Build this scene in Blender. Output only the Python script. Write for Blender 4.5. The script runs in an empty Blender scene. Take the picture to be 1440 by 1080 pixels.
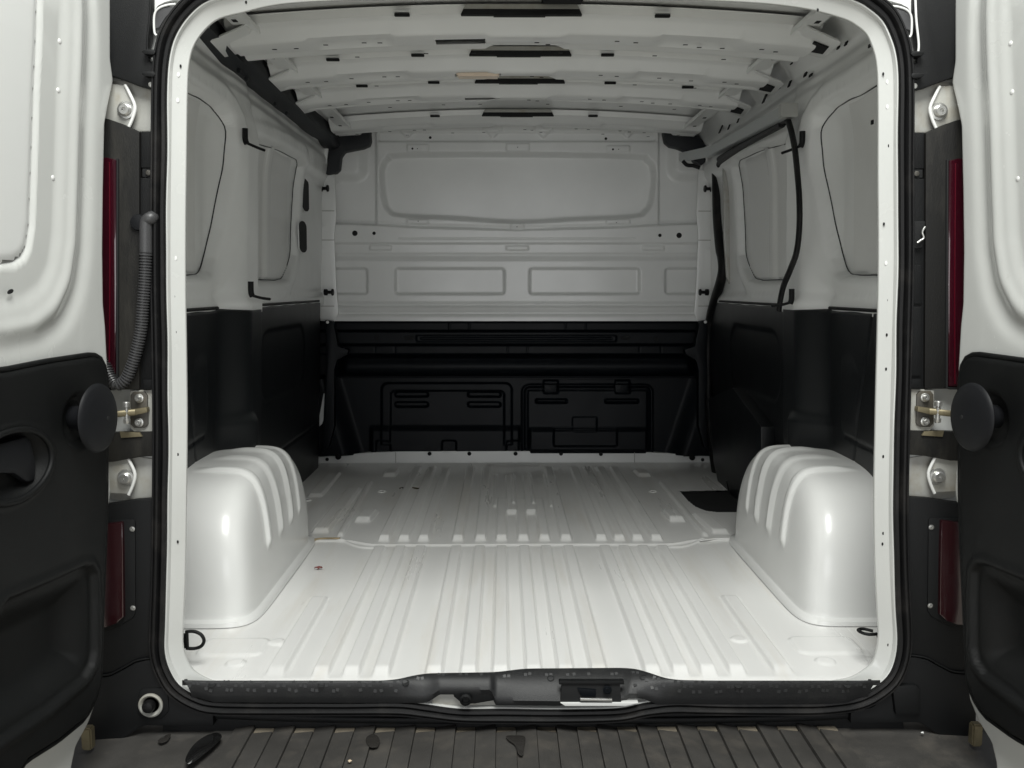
import bpy, bmesh, math, random
import numpy as np
from mathutils import Vector, Matrix
random.seed(7); np.random.seed(7)
R = math.radians
SC = bpy.context.scene
COL = SC.collection

# ------------------------------------------------------------------ camera
PITCH = math.atan(135/1350.); YAW = math.atan(12/1350.)
CAM = np.array([-.058, -1.92, .784]); FOC = 1350.
cd = bpy.data.cameras.new("camera"); cam = bpy.data.objects.new("camera", cd); COL.objects.link(cam)
cam.location = CAM; cam.rotation_euler = (math.pi/2-PITCH, 0, -YAW)
cd.sensor_width = 36; cd.lens = 36*FOC/1440; cd.clip_start = .02; cd.clip_end = 200
SC.camera = cam
# ------------------------------------------------------------------ light
w = bpy.data.worlds.new("World"); SC.world = w; w.use_nodes = True
bg = w.node_tree.nodes['Background']; bg.inputs[0].default_value = (.93, .96, 1.0, 1); bg.inputs[1].default_value = .20
def area(name, loc, target, sx, sy, power, col=(1, .985, .95)):
    l = bpy.data.lights.new(name, 'AREA'); l.shape = 'RECTANGLE'; l.size = sx; l.size_y = sy; l.energy = power; l.color = col
    o = bpy.data.objects.new(name, l); COL.objects.link(o); o.location = loc
    o.rotation_euler = (Vector(target)-Vector(loc)).to_track_quat('-Z', 'Y').to_euler()
    return o
area("overhead_fill", (0.05, -1.75, 3.1), (0, -.12, 0), 1.3, 1.7, 128, (.99, 1, .96))  # area light added above the sill to brighten the near floor
area("frontal_fill", (-.3, -6.5, .62), (0, 2.4, .9), 4.8, 2.1, 94, (.98, .99, 1))  # added low fill behind the camera, lifting bulkhead and roof
SC.view_settings.view_transform = 'Standard'; SC.view_settings.look = 'None'
SC.view_settings.exposure = 0.08; SC.view_settings.gamma = 1

# ------------------------------------------------------------------ projection (used to measure points on the real surfaces)
_fw = np.array([math.sin(YAW)*math.cos(PITCH), math.cos(YAW)*math.cos(PITCH), -math.sin(PITCH)])
_rt = np.array([math.cos(YAW), -math.sin(YAW), 0.]); _up = np.cross(_rt, _fw)
def _ray(u, v): return _fw*FOC+_rt*(u-720)-_up*(v-540)
def PY(u, v, Y): d = _ray(u, v); return CAM+d*((Y-CAM[1])/d[1])
def PX(u, v, X): d = _ray(u, v); return CAM+d*((X-CAM[0])/d[0])
def PZ(u, v, Z): d = _ray(u, v); return CAM+d*((Z-CAM[2])/d[2])
def PYg(U, V, Y):
    d = _fw[None, None]*FOC+_rt[None, None]*(U-720)[..., None]-_up[None, None]*(V-540)[..., None]
    return CAM+d*((Y-CAM[1])/d[..., 1])[..., None]

# ------------------------------------------------------------------ materials
def mat(name, base, rough=.5, metal=0, coat=0, coat_rough=.1, bump=0, bscale=400, var=0, vscale=6, vcol=None,
        dirt=0, dcol=(.12, .10, .075), dscale=14, thr=(.52, .7), spec=.5, stretch=(1, 1, 1), rvar=0, b2=0, b2scale=3, spots=0, spcol=(.20, .15, .10), spscale=38):
    m = bpy.data.materials.new(name); m.use_nodes = True; nt = m.node_tree; N = nt.nodes; L = nt.links
    p = N['Principled BSDF']; p.inputs['Roughness'].default_value = rough; p.inputs['Metallic'].default_value = metal
    p.inputs['Coat Weight'].default_value = coat; p.inputs['Coat Roughness'].default_value = coat_rough
    p.inputs['Specular IOR Level'].default_value = spec
    tc = N.new('ShaderNodeTexCoord'); mp = N.new('ShaderNodeMapping'); mp.inputs['Scale'].default_value = stretch
    L.new(tc.outputs['Object'], mp.inputs['Vector'])
    def noise(sc, det=4, ro=.55):
        n = N.new('ShaderNodeTexNoise'); n.inputs['Scale'].default_value = sc; n.inputs['Detail'].default_value = det
        n.inputs['Roughness'].default_value = ro; L.new(mp.outputs[0], n.inputs['Vector']); return n
    colr = None
    if var > 0 or vcol:
        n = noise(vscale); mx = N.new('ShaderNodeMix'); mx.data_type = 'RGBA'
        rp = N.new('ShaderNodeValToRGB'); rp.color_ramp.elements[0].position = .3; rp.color_ramp.elements[1].position = .72
        L.new(n.outputs['Fac'], rp.inputs[0]); L.new(rp.outputs[0], mx.inputs['Factor'])
        vc = vcol if vcol else tuple(min(1, c*(1-var)) for c in base)
        mx.inputs['A'].default_value = (*base, 1); mx.inputs['B'].default_value = (*vc, 1); colr = mx.outputs['Result']
    if dirt > 0:
        n = noise(dscale, 8, .62); rp = N.new('ShaderNodeValToRGB'); rp.color_ramp.elements[0].position = thr[0]; rp.color_ramp.elements[1].position = thr[1]
        ml = N.new('ShaderNodeMath'); ml.operation = 'MULTIPLY'; ml.inputs[1].default_value = dirt
        mx = N.new('ShaderNodeMix'); mx.data_type = 'RGBA'
        L.new(n.outputs['Fac'], rp.inputs[0]); L.new(rp.outputs[0], ml.inputs[0]); L.new(ml.outputs[0], mx.inputs['Factor'])
        if colr: L.new(colr, mx.inputs['A'])
        else: mx.inputs['A'].default_value = (*base, 1)
        mx.inputs['B'].default_value = (*dcol, 1); colr = mx.outputs['Result']
    if spots > 0:
        n = noise(spscale, 6, .7); rp = N.new('ShaderNodeValToRGB'); rp.color_ramp.elements[0].position = .66; rp.color_ramp.elements[1].position = .74
        ml = N.new('ShaderNodeMath'); ml.operation = 'MULTIPLY'; ml.inputs[1].default_value = spots
        mx = N.new('ShaderNodeMix'); mx.data_type = 'RGBA'
        L.new(n.outputs['Fac'], rp.inputs[0]); L.new(rp.outputs[0], ml.inputs[0]); L.new(ml.outputs[0], mx.inputs['Factor'])
        L.new(colr, mx.inputs['A']); mx.inputs['B'].default_value = (*spcol, 1); colr = mx.outputs['Result']
    if colr: L.new(colr, p.inputs['Base Color'])
    else: p.inputs['Base Color'].default_value = (*base, 1)
    if rvar > 0:
        n = noise(9, 5); mr = N.new('ShaderNodeMapRange'); mr.inputs['To Min'].default_value = rough-rvar; mr.inputs['To Max'].default_value = rough+rvar
        L.new(n.outputs['Fac'], mr.inputs['Value']); L.new(mr.outputs[0], p.inputs['Roughness'])
    last = None
    if b2 > 0:
        n = noise(b2scale, 2); b = N.new('ShaderNodeBump'); b.inputs['Strength'].default_value = b2; b.inputs['Distance'].default_value = .01
        L.new(n.outputs['Fac'], b.inputs['Height']); last = b
    if bump > 0:
        n = noise(bscale, 2); b = N.new('ShaderNodeBump'); b.inputs['Strength'].default_value = bump; b.inputs['Distance'].default_value = .001
        L.new(n.outputs['Fac'], b.inputs['Height'])
        if last: L.new(last.outputs[0], b.inputs['Normal'])
        last = b
    if last: L.new(last.outputs[0], p.inputs['Normal'])
    return m
M = {}
M['white'] = mat('white_paint', (.76, .765, .75), .32, coat=.4, coat_rough=.13, bump=.08, bscale=700, var=.04, rvar=.05, b2=.05, b2scale=5)
M['body'] = mat('white_paint_darkened', (.585, .595, .575), .26, coat=.6, coat_rough=.06, bump=.05, bscale=700, var=.05, rvar=.05, b2=.06, b2scale=5, spots=.12, spcol=(.3, .27, .2), spscale=25)  # same white paint, darkened where the lamps overlight doors, frame and shell
M['door_blank'] = mat('door_window_sheet', (.69, .70, .685), .3, coat=.3, coat_rough=.15, b2=.06, b2scale=3)
M['white_in'] = mat('white_primer_paint', (.84, .85, .835), .34, coat=.3, coat_rough=.16, bump=.10, bscale=420, var=.06, vscale=5, rvar=.08, b2=.12, b2scale=6)
M['floor'] = mat('white_floor_paint', (.80, .80, .785), .30, coat=.35, coat_rough=.12, spots=.15, bump=.10, bscale=350, var=.07, vscale=7, dirt=.40, dcol=(.56, .50, .40), dscale=11, thr=(.52, .78), stretch=(1, .10, 1), rvar=.1, b2=.1, b2scale=8)
M['plastic'] = mat('black_grained_plastic', (.0065, .007, .0075), .52, spec=.25, bump=.45, bscale=900, var=.3, vscale=4, rvar=.08)
M['trim'] = mat('black_door_trim_plastic', (.005, .0055, .0057), .5, spec=.25, bump=.5, bscale=1100, var=.2, vscale=3, rvar=.06, dirt=.12, dcol=(.03, .029, .027), dscale=6)
M['inner_black'] = mat('black_side_lining', (.0035, .0048, .006), .40, spec=.45, bump=.35, bscale=800, var=.2, rvar=.05)
M['inner_steel'] = mat('black_painted_bulkhead', (.0024, .0040, .0062), .44, spec=.16, bump=.15, bscale=500, var=.2, rvar=.06)
M['dirty'] = mat('dusty_black_plastic', (.0075, .0073, .0068), .6, spec=.25, bump=.4, bscale=600, dirt=.6, dcol=(.075, .07, .058), dscale=9, thr=(.45, .75), stretch=(1, 1, .25))
M['bumper'] = mat('scuffed_bumper_plastic', (.062, .059, .055), .52, bump=.6, bscale=500, var=.35, vscale=12, dirt=.35, dcol=(.17, .15, .125), dscale=16, thr=(.5, .78))
M['bumper_edge'] = mat('dusty_recess_plastic', (.30, .26, .20), .8, bump=.6, bscale=300, var=.4, vscale=30)
M['rubber'] = mat('black_rubber', (.0045, .0045, .005), .5, spec=.3, bump=.3, bscale=700, var=.3, vscale=20, dirt=.25, dcol=(.06, .055, .05), dscale=12)
M['conduit'] = mat('dark_grey_conduit', (.05, .05, .052), .40, bump=.2)
M['sill'] = mat('sill_plastic', (.013, .0135, .0145), .5, bump=.5, bscale=700, dirt=.2, dcol=(.06, .06, .055), dscale=20)
M['disc'] = mat('satin_black_bump_stop', (.009, .0095, .011), .5, bump=.2, bscale=900, spec=.18)
M['dark'] = mat('black_shade_and_parts', (.004, .0045, .005), .8)  # near-black colour for the shade in holes and slots, also small black parts
M['foam'] = mat('navy_black_foam', (.006, .008, .011), .6, bump=.4, bscale=500)
M['lens'] = mat('dark_red_lens', (.035, .0018, .007), .16, spec=.3, coat=1, coat_rough=.03, var=.5, vscale=2)
M['lens_hi'] = mat('red_lens_core', (.075, .0025, .010), .25, spec=.3)
M['lens2'] = mat('maroon_lens', (.022, .003, .005), .16, coat=1, coat_rough=.04)
M['steel'] = mat('zinc_plated_steel', (.55, .55, .53), .33, metal=.85, bump=.1, dirt=.3, dcol=(.25, .22, .17), dscale=30)
M['bracket'] = mat('dull_brown_grey_steel', (.09, .085, .075), .45, metal=.5, dirt=.5, dcol=(.2, .17, .12), dscale=25)
M['rail'] = mat('brushed_aluminium', (.52, .54, .54), .34, metal=.85, bump=.2, stretch=(8, 1, 8))
M['ground'] = mat('pale_concrete', (.52, .49, .43), .8, bump=.6, bscale=60, var=.15, vscale=3)
M['brass'] = mat('soiled_brass_steel', (.22, .19, .12), .5, metal=.6, dirt=.5, dcol=(.09, .07, .04), dscale=40)
M['grey'] = mat('grey_dirty_paint_and_shade', (.40, .40, .37), .4, coat=.2, bump=.2, dirt=.6, dcol=(.25, .21, .14), dscale=22, thr=(.5, .75), var=.1)
M['glassprint'] = mat('grey_panel', (.76, .765, .745), .30, coat=.3, coat_rough=.15, b2=.06, b2scale=3)

# ------------------------------------------------------------------ mesh helpers
def link(name, me, m, parent=None, smooth=True, sharp=35):
    o = bpy.data.objects.new(name, me); COL.objects.link(o)
    if m: me.materials.append(m)
    if smooth:
        me.polygons.foreach_set('use_smooth', [True]*len(me.polygons))
        if sharp: me.set_sharp_from_angle(angle=R(sharp))
    if parent: o.parent = parent
    return o
def raw(name, V, F, m, parent=None, mir=False, smooth=True, sharp=35):
    V = [tuple(map(float, v)) for v in V]
    if mir: V = [(-x, y, z) for x, y, z in V]; F = [tuple(reversed(f)) for f in F]
    me = bpy.data.meshes.new(name); me.from_pydata(V, [], F); me.update()
    return link(name, me, m, parent, smooth, sharp)
def grid(name, P, m, parent=None, keep=None, closed=False, flip=False, mir=False, sharp=None):
    n, k, _ = P.shape; P = P.reshape(-1, 3).copy()
    if mir: P[:, 0] *= -1; flip = not flip
    i, j = np.meshgrid(np.arange(n-(0 if closed else 1)), np.arange(k-1), indexing='ij')
    i2 = (i+1) % n
    q = np.stack([i*k+j, i2*k+j, i2*k+j+1, i*k+j+1], -1)
    if keep is not None: q = q[keep]
    q = q.reshape(-1, 4)
    if flip: q = q[:, ::-1]
    used = np.unique(q); rm = np.full(len(P), -1); rm[used] = np.arange(len(used)); P = P[used]; q = rm[q]
    me = bpy.data.meshes.new(name)
    me.vertices.add(len(P)); me.vertices.foreach_set('co', P.astype(np.float32).ravel())
    me.loops.add(q.size); me.loops.foreach_set('vertex_index', q.astype(np.int32).ravel())
    me.polygons.add(len(q)); me.polygons.foreach_set('loop_start', np.arange(0, q.size, 4, dtype=np.int32))
    me.update(calc_edges=True); me.validate()
    return link(name, me, m, parent, True, sharp)
def bm_link(name, bm, m, parent, mir=False, sharp=35):
    if mir:
        for v in bm.verts: v.co.x *= -1
        bmesh.ops.reverse_faces(bm, faces=bm.faces)
    me = bpy.data.meshes.new(name); bm.to_mesh(me); bm.free()
    return link(name, me, m, parent, True, sharp)
def prism(name, pts, vec, m, parent=None, bevel=.002, mir=False, seg=2):
    """solid plate: outline pts (3D), thickened along vec"""
    bm = bmesh.new(); vs = [bm.verts.new(tuple(p)) for p in pts]; f = bm.faces.new(vs)
    r = bmesh.ops.extrude_face_region(bm, geom=[f]); nv = [g for g in r['geom'] if isinstance(g, bmesh.types.BMVert)]
    bmesh.ops.translate(bm, verts=nv, vec=Vector(vec)); bmesh.ops.recalc_face_normals(bm, faces=bm.faces)
    if bevel: bmesh.ops.bevel(bm, geom=list(bm.edges), offset=bevel, segments=seg, affect='EDGES', profile=.6, clamp_overlap=True)
    return bm_link(name, bm, m, parent, mir)
def plate(name, px, Y, th, m, parent=None, bevel=.002, mir=False):
    return prism(name, [PY(u, v, Y) for u, v in px], (0, th, 0), m, parent, bevel, mir)
def box(name, c, s, m, parent=None, bevel=.002, rot=None, mir=False):
    bm = bmesh.new(); bmesh.ops.create_cube(bm, size=1)
    bmesh.ops.scale(bm, verts=bm.verts, vec=Vector(s))
    if bevel: bmesh.ops.bevel(bm, geom=list(bm.edges), offset=min(bevel, min(s)*.45), segments=2, affect='EDGES', clamp_overlap=True)
    if rot: bmesh.ops.rotate(bm, verts=bm.verts, matrix=Matrix.Rotation(rot[1], 3, rot[0]))
    bmesh.ops.translate(bm, verts=bm.verts, vec=Vector([float(x) for x in c]))
    return bm_link(name, bm, m, parent, mir)
def spline(pts, n=8, closed=False):
    p = [np.array(q, float) for q in pts]; L = len(p); out = []
    rng = range(L if closed else L-1)
    for i in rng:
        if closed: a, b, c, d = p[i-1], p[i], p[(i+1) % L], p[(i+2) % L]
        else: a, b, c, d = p[max(i-1, 0)], p[i], p[i+1], p[min(i+2, L-1)]
        for k in range(n):
            t = k/n; out.append(.5*((2*b)+(c-a)*t+(2*a-5*b+4*c-d)*t*t+(3*b-a-3*c+d)*t**3))
    if not closed: out.append(p[-1])
    return np.array(out)
def resample(p, step, closed=False):
    q = np.vstack([p, p[:1]]) if closed else p
    d = np.r_[0, np.cumsum(np.linalg.norm(np.diff(q, axis=0), axis=1))]
    n = max(2, int(d[-1]/step)); t = np.linspace(0, d[-1], n+1)
    if closed: t = t[:-1]
    return np.stack([np.interp(t, d, q[:, k]) for k in range(q.shape[1])], 1), t
def tube(name, pts, r, m, parent=None, seg=10, mir=False, rf=None, step=None, closed=False, sm=6, flat=None, caps=True):
    p = spline(pts, sm, closed) if sm else np.array(pts, float)
    if step: p, _ = resample(p, step, closed)
    n = len(p); t = np.gradient(p, axis=0)
    if closed: t = np.roll(p, -1, 0)-np.roll(p, 1, 0)
    t /= np.linalg.norm(t, axis=1)[:, None]+1e-9
    ref = np.array([0, 0, 1.]) if abs(t[0][2]) < .9 else np.array([0, 1., 0])
    nn = ref-t[0]*(ref@t[0]); nn /= np.linalg.norm(nn); rings = []
    for i in range(n):
        nn = nn-t[i]*(nn@t[i]); nn /= np.linalg.norm(nn); b = np.cross(t[i], nn)
        ri = r if rf is None else rf(i/(n-1), i)
        a = np.linspace(0, 2*math.pi, seg, endpoint=False)
        fx, fy = (1, 1) if flat is None else flat
        rings.append(p[i]+ri*(fx*np.cos(a)[:, None]*nn+fy*np.sin(a)[:, None]*b))
    V = [v for rg in rings for v in rg]; F = []
    for i in range(n if closed else n-1):
        i2 = (i+1) % n
        for k in range(seg):
            k2 = (k+1) % seg; F.append((i*seg+k, i*seg+k2, i2*seg+k2, i2*seg+k))
    if not closed and caps: F += [tuple(range(seg-1, -1, -1)), tuple(range((n-1)*seg, n*seg))]
    return raw(name, V, F, m, parent, mir, sharp=50)
def lathe(name, prof, c, axis, m, parent=None, seg=28, mir=False, sharp=35, rotz=0):
    """prof: (radius, height) along axis from point c"""
    ax = Vector(axis).normalized(); q = ax.to_track_quat('Z', 'Y'); V = []; F = []
    for r, h in prof:
        for k in range(seg):
            a = 2*math.pi*k/seg+rotz; V.append(Vector(c)+q @ Vector((r*math.cos(a), r*math.sin(a), h)))
    for i in range(len(prof)-1):
        for k in range(seg):
            k2 = (k+1) % seg; F.append((i*seg+k, i*seg+k2, (i+1)*seg+k2, (i+1)*seg+k))
    F.append(tuple(range(seg-1, -1, -1))); F.append(tuple(range((len(prof)-1)*seg, len(prof)*seg)))
    return raw(name, V, F, m, parent, mir, sharp=sharp)
def bolt(name, c, axis, r, m, parent, mir=False, h=None):
    h = h or r*.7
    return lathe(name, [(r*1.5, 0), (r*1.5, h*.25), (r*1.35, h*.3), (r, h*.32), (r, h), (r*.85, h*1.12), (r*.5, h*1.12), (r*.45, h*.7), (.0002, h*.7)], c, axis, m, parent, 12, mir, sharp=25)
def S(a, b, x): t = np.clip((x-a)/(b-a), 0, 1); return t*t*(3-2*t)
def sdp(x, y, pts, r=0):
    """signed distance to polygon, positive inside"""
    pts = [tuple(p) for p in pts]; d = np.full(x.shape, 1e9); ins = np.zeros(x.shape, bool); n = len(pts)
    for i in range(n):
        ax, ay = pts[i]; bx, by = pts[(i+1) % n]; ex, ey = bx-ax, by-ay; wx, wy = x-ax, y-ay
        t = np.clip((wx*ex+wy*ey)/(ex*ex+ey*ey+1e-12), 0, 1); d = np.minimum(d, np.hypot(wx-ex*t, wy-ey*t))
        c = ((ay > y) != (by > y)); 
        with np.errstate(divide='ignore', invalid='ignore'):
            xi = ax+(y-ay)*ex/(ey if ey != 0 else 1e-12)
        ins ^= c & (x < xi)
    return np.where(ins, d, -d)+r
def sdr(x, y, x0, y0, x1, y1, r=0):
    cx, cy = (x0+x1)/2, (y0+y1)/2; qx = np.abs(x-cx)-(x1-x0)/2+r; qy = np.abs(y-cy)-(y1-y0)/2+r
    return -(np.hypot(np.maximum(qx, 0), np.maximum(qy, 0))+np.minimum(np.maximum(qx, qy), 0)-r)
def smoothpoly(pts, n=6): return [tuple(p) for p in spline([(a, b) for a, b in pts], n, True)]
def tag(o, label=None, cat=None, group=None, kind=None):
    if label: o['label'] = label
    if cat: o['category'] = cat
    if group: o['group'] = group
    if kind: o['kind'] = kind
    return o
def empty(name, loc, parent=None):
    o = bpy.data.objects.new(name, None); COL.objects.link(o); o.location = loc; o.empty_display_size = .1
    if parent: o.parent = parent
    return o

VAN = tag(empty('cargo_van', (0, 0, 0)), 'white panel van seen from behind with both rear doors open and an empty ribbed floor', 'van')
def holder(name, parent=VAN): return empty(name, (0, 0, 0), parent)

# ------------------------------------------------------------------ ground
g = raw('ground', [(-40, -40, -.56), (40, -40, -.56), (40, 40, -.56), (-40, 40, -.56)], [(0, 1, 2, 3)], M['ground']); tag(g, kind='structure')

# ------------------------------------------------------------------ rear aperture
YA = -.07
loop_px = [(720, -31), (900, -30), (1050, -26), (1130, -18), (1175, -8), (1200, 0), (1215, 7), (1240, 27), (1254, 55), (1261, 85), (1263, 130), (1263, 240), (1263, 360), (1261, 480), (1258, 590),
           (1256, 700), (1257, 787), (1260, 850), (1262, 895), (1258, 925), (1248, 948), (1229, 965), (1203, 978), (1165, 984), (1120, 986), (1000, 985), (945, 984), (905, 988), (868, 995), (800, 997), (715, 997), (650, 996), (600, 990), (560, 986),
           (480, 986), (370, 986), (305, 985), (278, 978), (253, 962), (238, 938), (231, 912), (231, 880), (233, 820), (235, 720), (236, 600), (235, 500), (233, 380), (234, 240), (235, 130), (238, 82), (247, 50), (266, 22), (292, 1), (330, -10), (400, -24), (540, -30)]
lp = spline([PY(u, v, YA)[[0, 2]] for u, v in loop_px], 6, True)
lp, _ = resample(lp, .012, True)
tan = np.roll(lp, -1, 0)-np.roll(lp, 1, 0); tan /= np.linalg.norm(tan, axis=1)[:, None]
nrm = np.stack([tan[:, 1]*-1, tan[:, 0]], 1)                      # candidate
cen = lp.mean(0)
if ((lp-cen)*nrm).sum() < 0: nrm = -nrm
for _ in range(3): nrm = (np.roll(nrm, 1, 0)+nrm*2+np.roll(nrm, -1, 0)); nrm /= np.linalg.norm(nrm, axis=1)[:, None]
def ring(name, prof, m, parent, mask=None, wob=0):
    P = np.zeros((len(lp), len(prof), 3))
    for k, (o, y) in enumerate(prof):
        P[:, k, 0] = lp[:, 0]+nrm[:, 0]*o; P[:, k, 2] = lp[:, 1]+nrm[:, 1]*o; P[:, k, 1] = y
        if wob:
                a = np.arange(len(lp)); P[:, k, 1] += wob*np.sin(a*.21)*np.sin(a*.047)
                if k < 6: P[:, k, 0] += nrm[:, 0]*wob*1.3*np.sin(a*.33+1)*np.sin(a*.071); P[:, k, 2] += nrm[:, 1]*wob*1.3*np.sin(a*.33+1)*np.sin(a*.071)
    return grid(name, P, m, parent, closed=True, sharp=28)
fr = holder('rear_door_frame')
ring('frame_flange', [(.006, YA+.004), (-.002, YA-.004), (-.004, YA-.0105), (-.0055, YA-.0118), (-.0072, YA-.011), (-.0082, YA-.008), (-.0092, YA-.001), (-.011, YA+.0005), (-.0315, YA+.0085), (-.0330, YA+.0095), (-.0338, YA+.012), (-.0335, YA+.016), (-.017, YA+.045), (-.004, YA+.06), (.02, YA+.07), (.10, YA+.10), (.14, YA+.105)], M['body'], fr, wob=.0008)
seal = ring('rubber_seal', [(-.0045, YA+.01), (-.0042, YA-.013), (-.002, YA-.0175), (.003, YA-.0195), (.006, YA-.017), (.007, YA-.014), (.0085, YA-.018), (.011, YA-.0225), (.014, YA-.024), (.017, YA-.022), (.0185, YA-.018), (.0195, YA-.020), (.0225, YA-.020), (.0245, YA-.016), (.0255, YA-.012), (.0255, YA+.02)], M['rubber'], VAN, wob=.0006)
# holes and dimples down both flange faces
def fhole(u, v, r=.0021, m='dark', el=1.5, Y=YA+.0035):
    c = PY(u, v, Y); o = lathe('hole' if m == 'dark' else 'dimple', [(r, 0), (r*.9, .0006), (r*.2, .0007)], (0, 0, 0), (0, -1, 0), M[m], fr, 12)
    o.location = c; o.scale = (1, 1, el); return o
for u, v in [(254, 93), (246, 196), (246, 308), (245, 417), (247, 467), (247, 514), (250, 639), (250, 762), (242, 907), (1242, 104), (1250, 205), (1243, 315), (1251, 315), (1249, 422), (1247, 471), (1246, 519), (1242, 642), (1242, 750), (1241, 765), (1249, 907), (346, 3), (1150, 14)]:
    fhole(u, v, el=1.6)
for u, v in [(251, 105), (250, 141), (1248, 115), (1248, 150), (247, 363), (1246, 370)]: fhole(u, v, .003, 'white', 1.5)
# outer body: rear face from the seal out to the body corner, then sides, roof and front cap
BX, BZ0, BZ1 = .955, -.30, 1.66; bc = np.array([0., (BZ0+BZ1)/2]); bh = (BZ1-BZ0)/2
rel = lp-bc; ex = 7
k_ = (np.abs(rel[:, 0]/BX)**ex+np.abs(rel[:, 1]/bh)**ex)**(-1/ex)
bl = bc+rel*k_[:, None]
def bodyring(name, rows, m, parent, **kw):
    P = np.zeros((len(lp), len(rows), 3))
    for k, (f, y, sc) in enumerate(rows):
        a = lp+nrm*.024; q = a*(1-f)+bl*f; q = bc+(q-bc)*sc
        P[:, k, 0] = q[:, 0]; P[:, k, 2] = q[:, 1]; P[:, k, 1] = y
    return grid(name, P, m, parent, closed=True, sharp=45, **kw)
YB = -.045
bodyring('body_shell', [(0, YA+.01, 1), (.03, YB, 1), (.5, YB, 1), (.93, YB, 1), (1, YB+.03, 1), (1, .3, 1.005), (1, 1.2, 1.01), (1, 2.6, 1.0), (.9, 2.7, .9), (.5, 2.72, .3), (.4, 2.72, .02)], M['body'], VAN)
# dark panel under the opening
prism('rear_valance', [PY(u, v, YA+.012) for u, v in [(232, 990), (300, 1000), (600, 1004), (880, 1004), (1200, 1000), (1268, 988), (1275, 1060), (225, 1060)]], (0, .04, 0), M['plastic'], VAN, .003)
tube('trim_edge', [PY(u, v, YA+.004) for u, v in [(300, 1006), (420, 1011), (620, 1014), (900, 1014), (1100, 1011), (1200, 1006)]], .004, M['plastic'], VAN, flat=(1.6, .6))

# ------------------------------------------------------------------ load floor
def rib(x, y, X0, wd, ya, yb, h=.008, na=.05, nb=.02):
    e = S(ya, ya+na, y)*(1-S(yb-nb, yb, y))
    ww = wd/2
    return h*1.5*S(-.0035, .0035, ww-np.abs(x-X0))*e-.0018*np.exp(-((np.abs(x-X0)-ww-.006)/.0028)**2)*e*(h > .0055)
FX = np.arange(-.875, .8751, .0025); FY = np.concatenate([np.arange(-.075, 1.2, .005), np.arange(1.2, 2.375, .006)])
X, Y = np.meshgrid(FX, FY, indexing='ij'); H = np.zeros_like(X)
ribx = [-.431, -.369, -.308, -.2005, -.130, -.0646, .0034, .0692, .137, .247, .304, .361, .420]
for q in ribx:
    H += rib(X, Y, q, .033, -.055, .93, .0085, .045, .02)
    far = 2.26 if abs(q) > .1 else 1.62
    if q in (.0034, .0692): pass
    H += rib(X, Y, q, .033, .985, far, .0085, .045, .08)
for q in (-.030, .038): H = np.maximum(H, rib(X, Y, q, .036, 1.33, 2.05, .0085, .05, .05))
for q in (-.09, -.022, .050, .115): H += rib(X, Y, q, .012, 1.45, 2.1, .004, .03, .1)
for q in (-.525, .516): H += rib(X, Y, q, .036, -.05, .47, .006, .05, .03)
for (u1, v1, u2, v2, ww, hh) in [(512, 732, 520, 722, .05, .009), (950, 731, 942, 722, .05, .009), (549, 669, 553, 663, .05, .008), (905, 669, 900, 664, .05, .008), (453, 747, 497, 690, .05, .007), (1010, 748, 985, 726, .05, .007), (445, 697, 470, 668, .05, .006), (480, 752, 520, 680, .018, .005), (990, 752, 930, 680, .018, .005)]:
    a = PZ(u1, v1, 0); b = PZ(u2, v2, 0); s_ = (b[0]-a[0])/(b[1]-a[1])
    H += rib(X-s_*(Y-a[1]), Y, a[0], ww, a[1]-.05, b[1]+.02, hh, .045, .02)
H += .006*S(-.004, .004, .014-np.abs(Y-2.28))*S(0, .01, .125-np.abs(X+.02))                 # plaque at the bulkhead
# cross seam: a raised weld line that steps forward at both sides
ys = .955+.05*S(.44, .56, np.abs(X+.0))
H += .004*np.exp(-((Y-ys)/.006)**2)+.003*S(0, .004, Y-ys)
H += .004*np.exp(-((Y-(.93+.10*S(.47, .60, np.abs(X)))+0)/.008)**2)*S(.42, .46, np.abs(X))*(1-S(.55, .60, np.abs(X)))
for (u, v) in [(690, 770)]: pass
# low raised field near the sill corners
for sx in (-1, 1):
    H += .004*S(-.004, .004, sdr(X*sx, Y, .58, .07, .72, .17, .02))
    H += .004*S(-.003, .003, .02-np.hypot((X*sx-.62), (Y-.03)*1.0))
H += .0035*S(-.003, .003, .018-np.hypot((X-.47), (Y-.16)))+.0035*S(-.003, .003, .018-np.hypot((X+.56), (Y-.15)))
H += .0006*np.sin(X*9+1)*np.sin(Y*7)
H -= .012*S(0, .03, -.045-Y)                                                                   # roll down to the sill
well = [tuple(PZ(u, v, 0)[:2]) for u, v in [(955, 692), (1000, 691), (1060, 690), (1060, 722), (1010, 722), (992, 720), (977, 714), (966, 705)]]
Zw = sdp(X, Y, well)
keep = (Zw[:-1, :-1] < 0.002)
P = np.stack([X, Y, H], -1)
fl = grid('load_floor', P, M['floor'], VAN, keep=keep)
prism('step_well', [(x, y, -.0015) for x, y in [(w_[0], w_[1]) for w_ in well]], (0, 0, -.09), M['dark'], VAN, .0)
# tie-down slots in the floor
for u, v in [(537, 692), (918, 692), (432, 704), (1032, 660)]:
    c = PZ(u, v, .001); ho = holder('tie_down')
    lathe('ring', [(.018, 0), (.017, .004), (.013, .005), (.012, .001)], c, (0, 0, 1), M['floor'], ho, 20)
    lathe('slot', [(.011, .002), (.003, .0045)], c, (0, 0, 1), M['dark'], ho, 14)
# small drips of sealer at the seam
for u, v in [(797, 757), (846, 712)]:
    c = PZ(u, v, 0)

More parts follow.
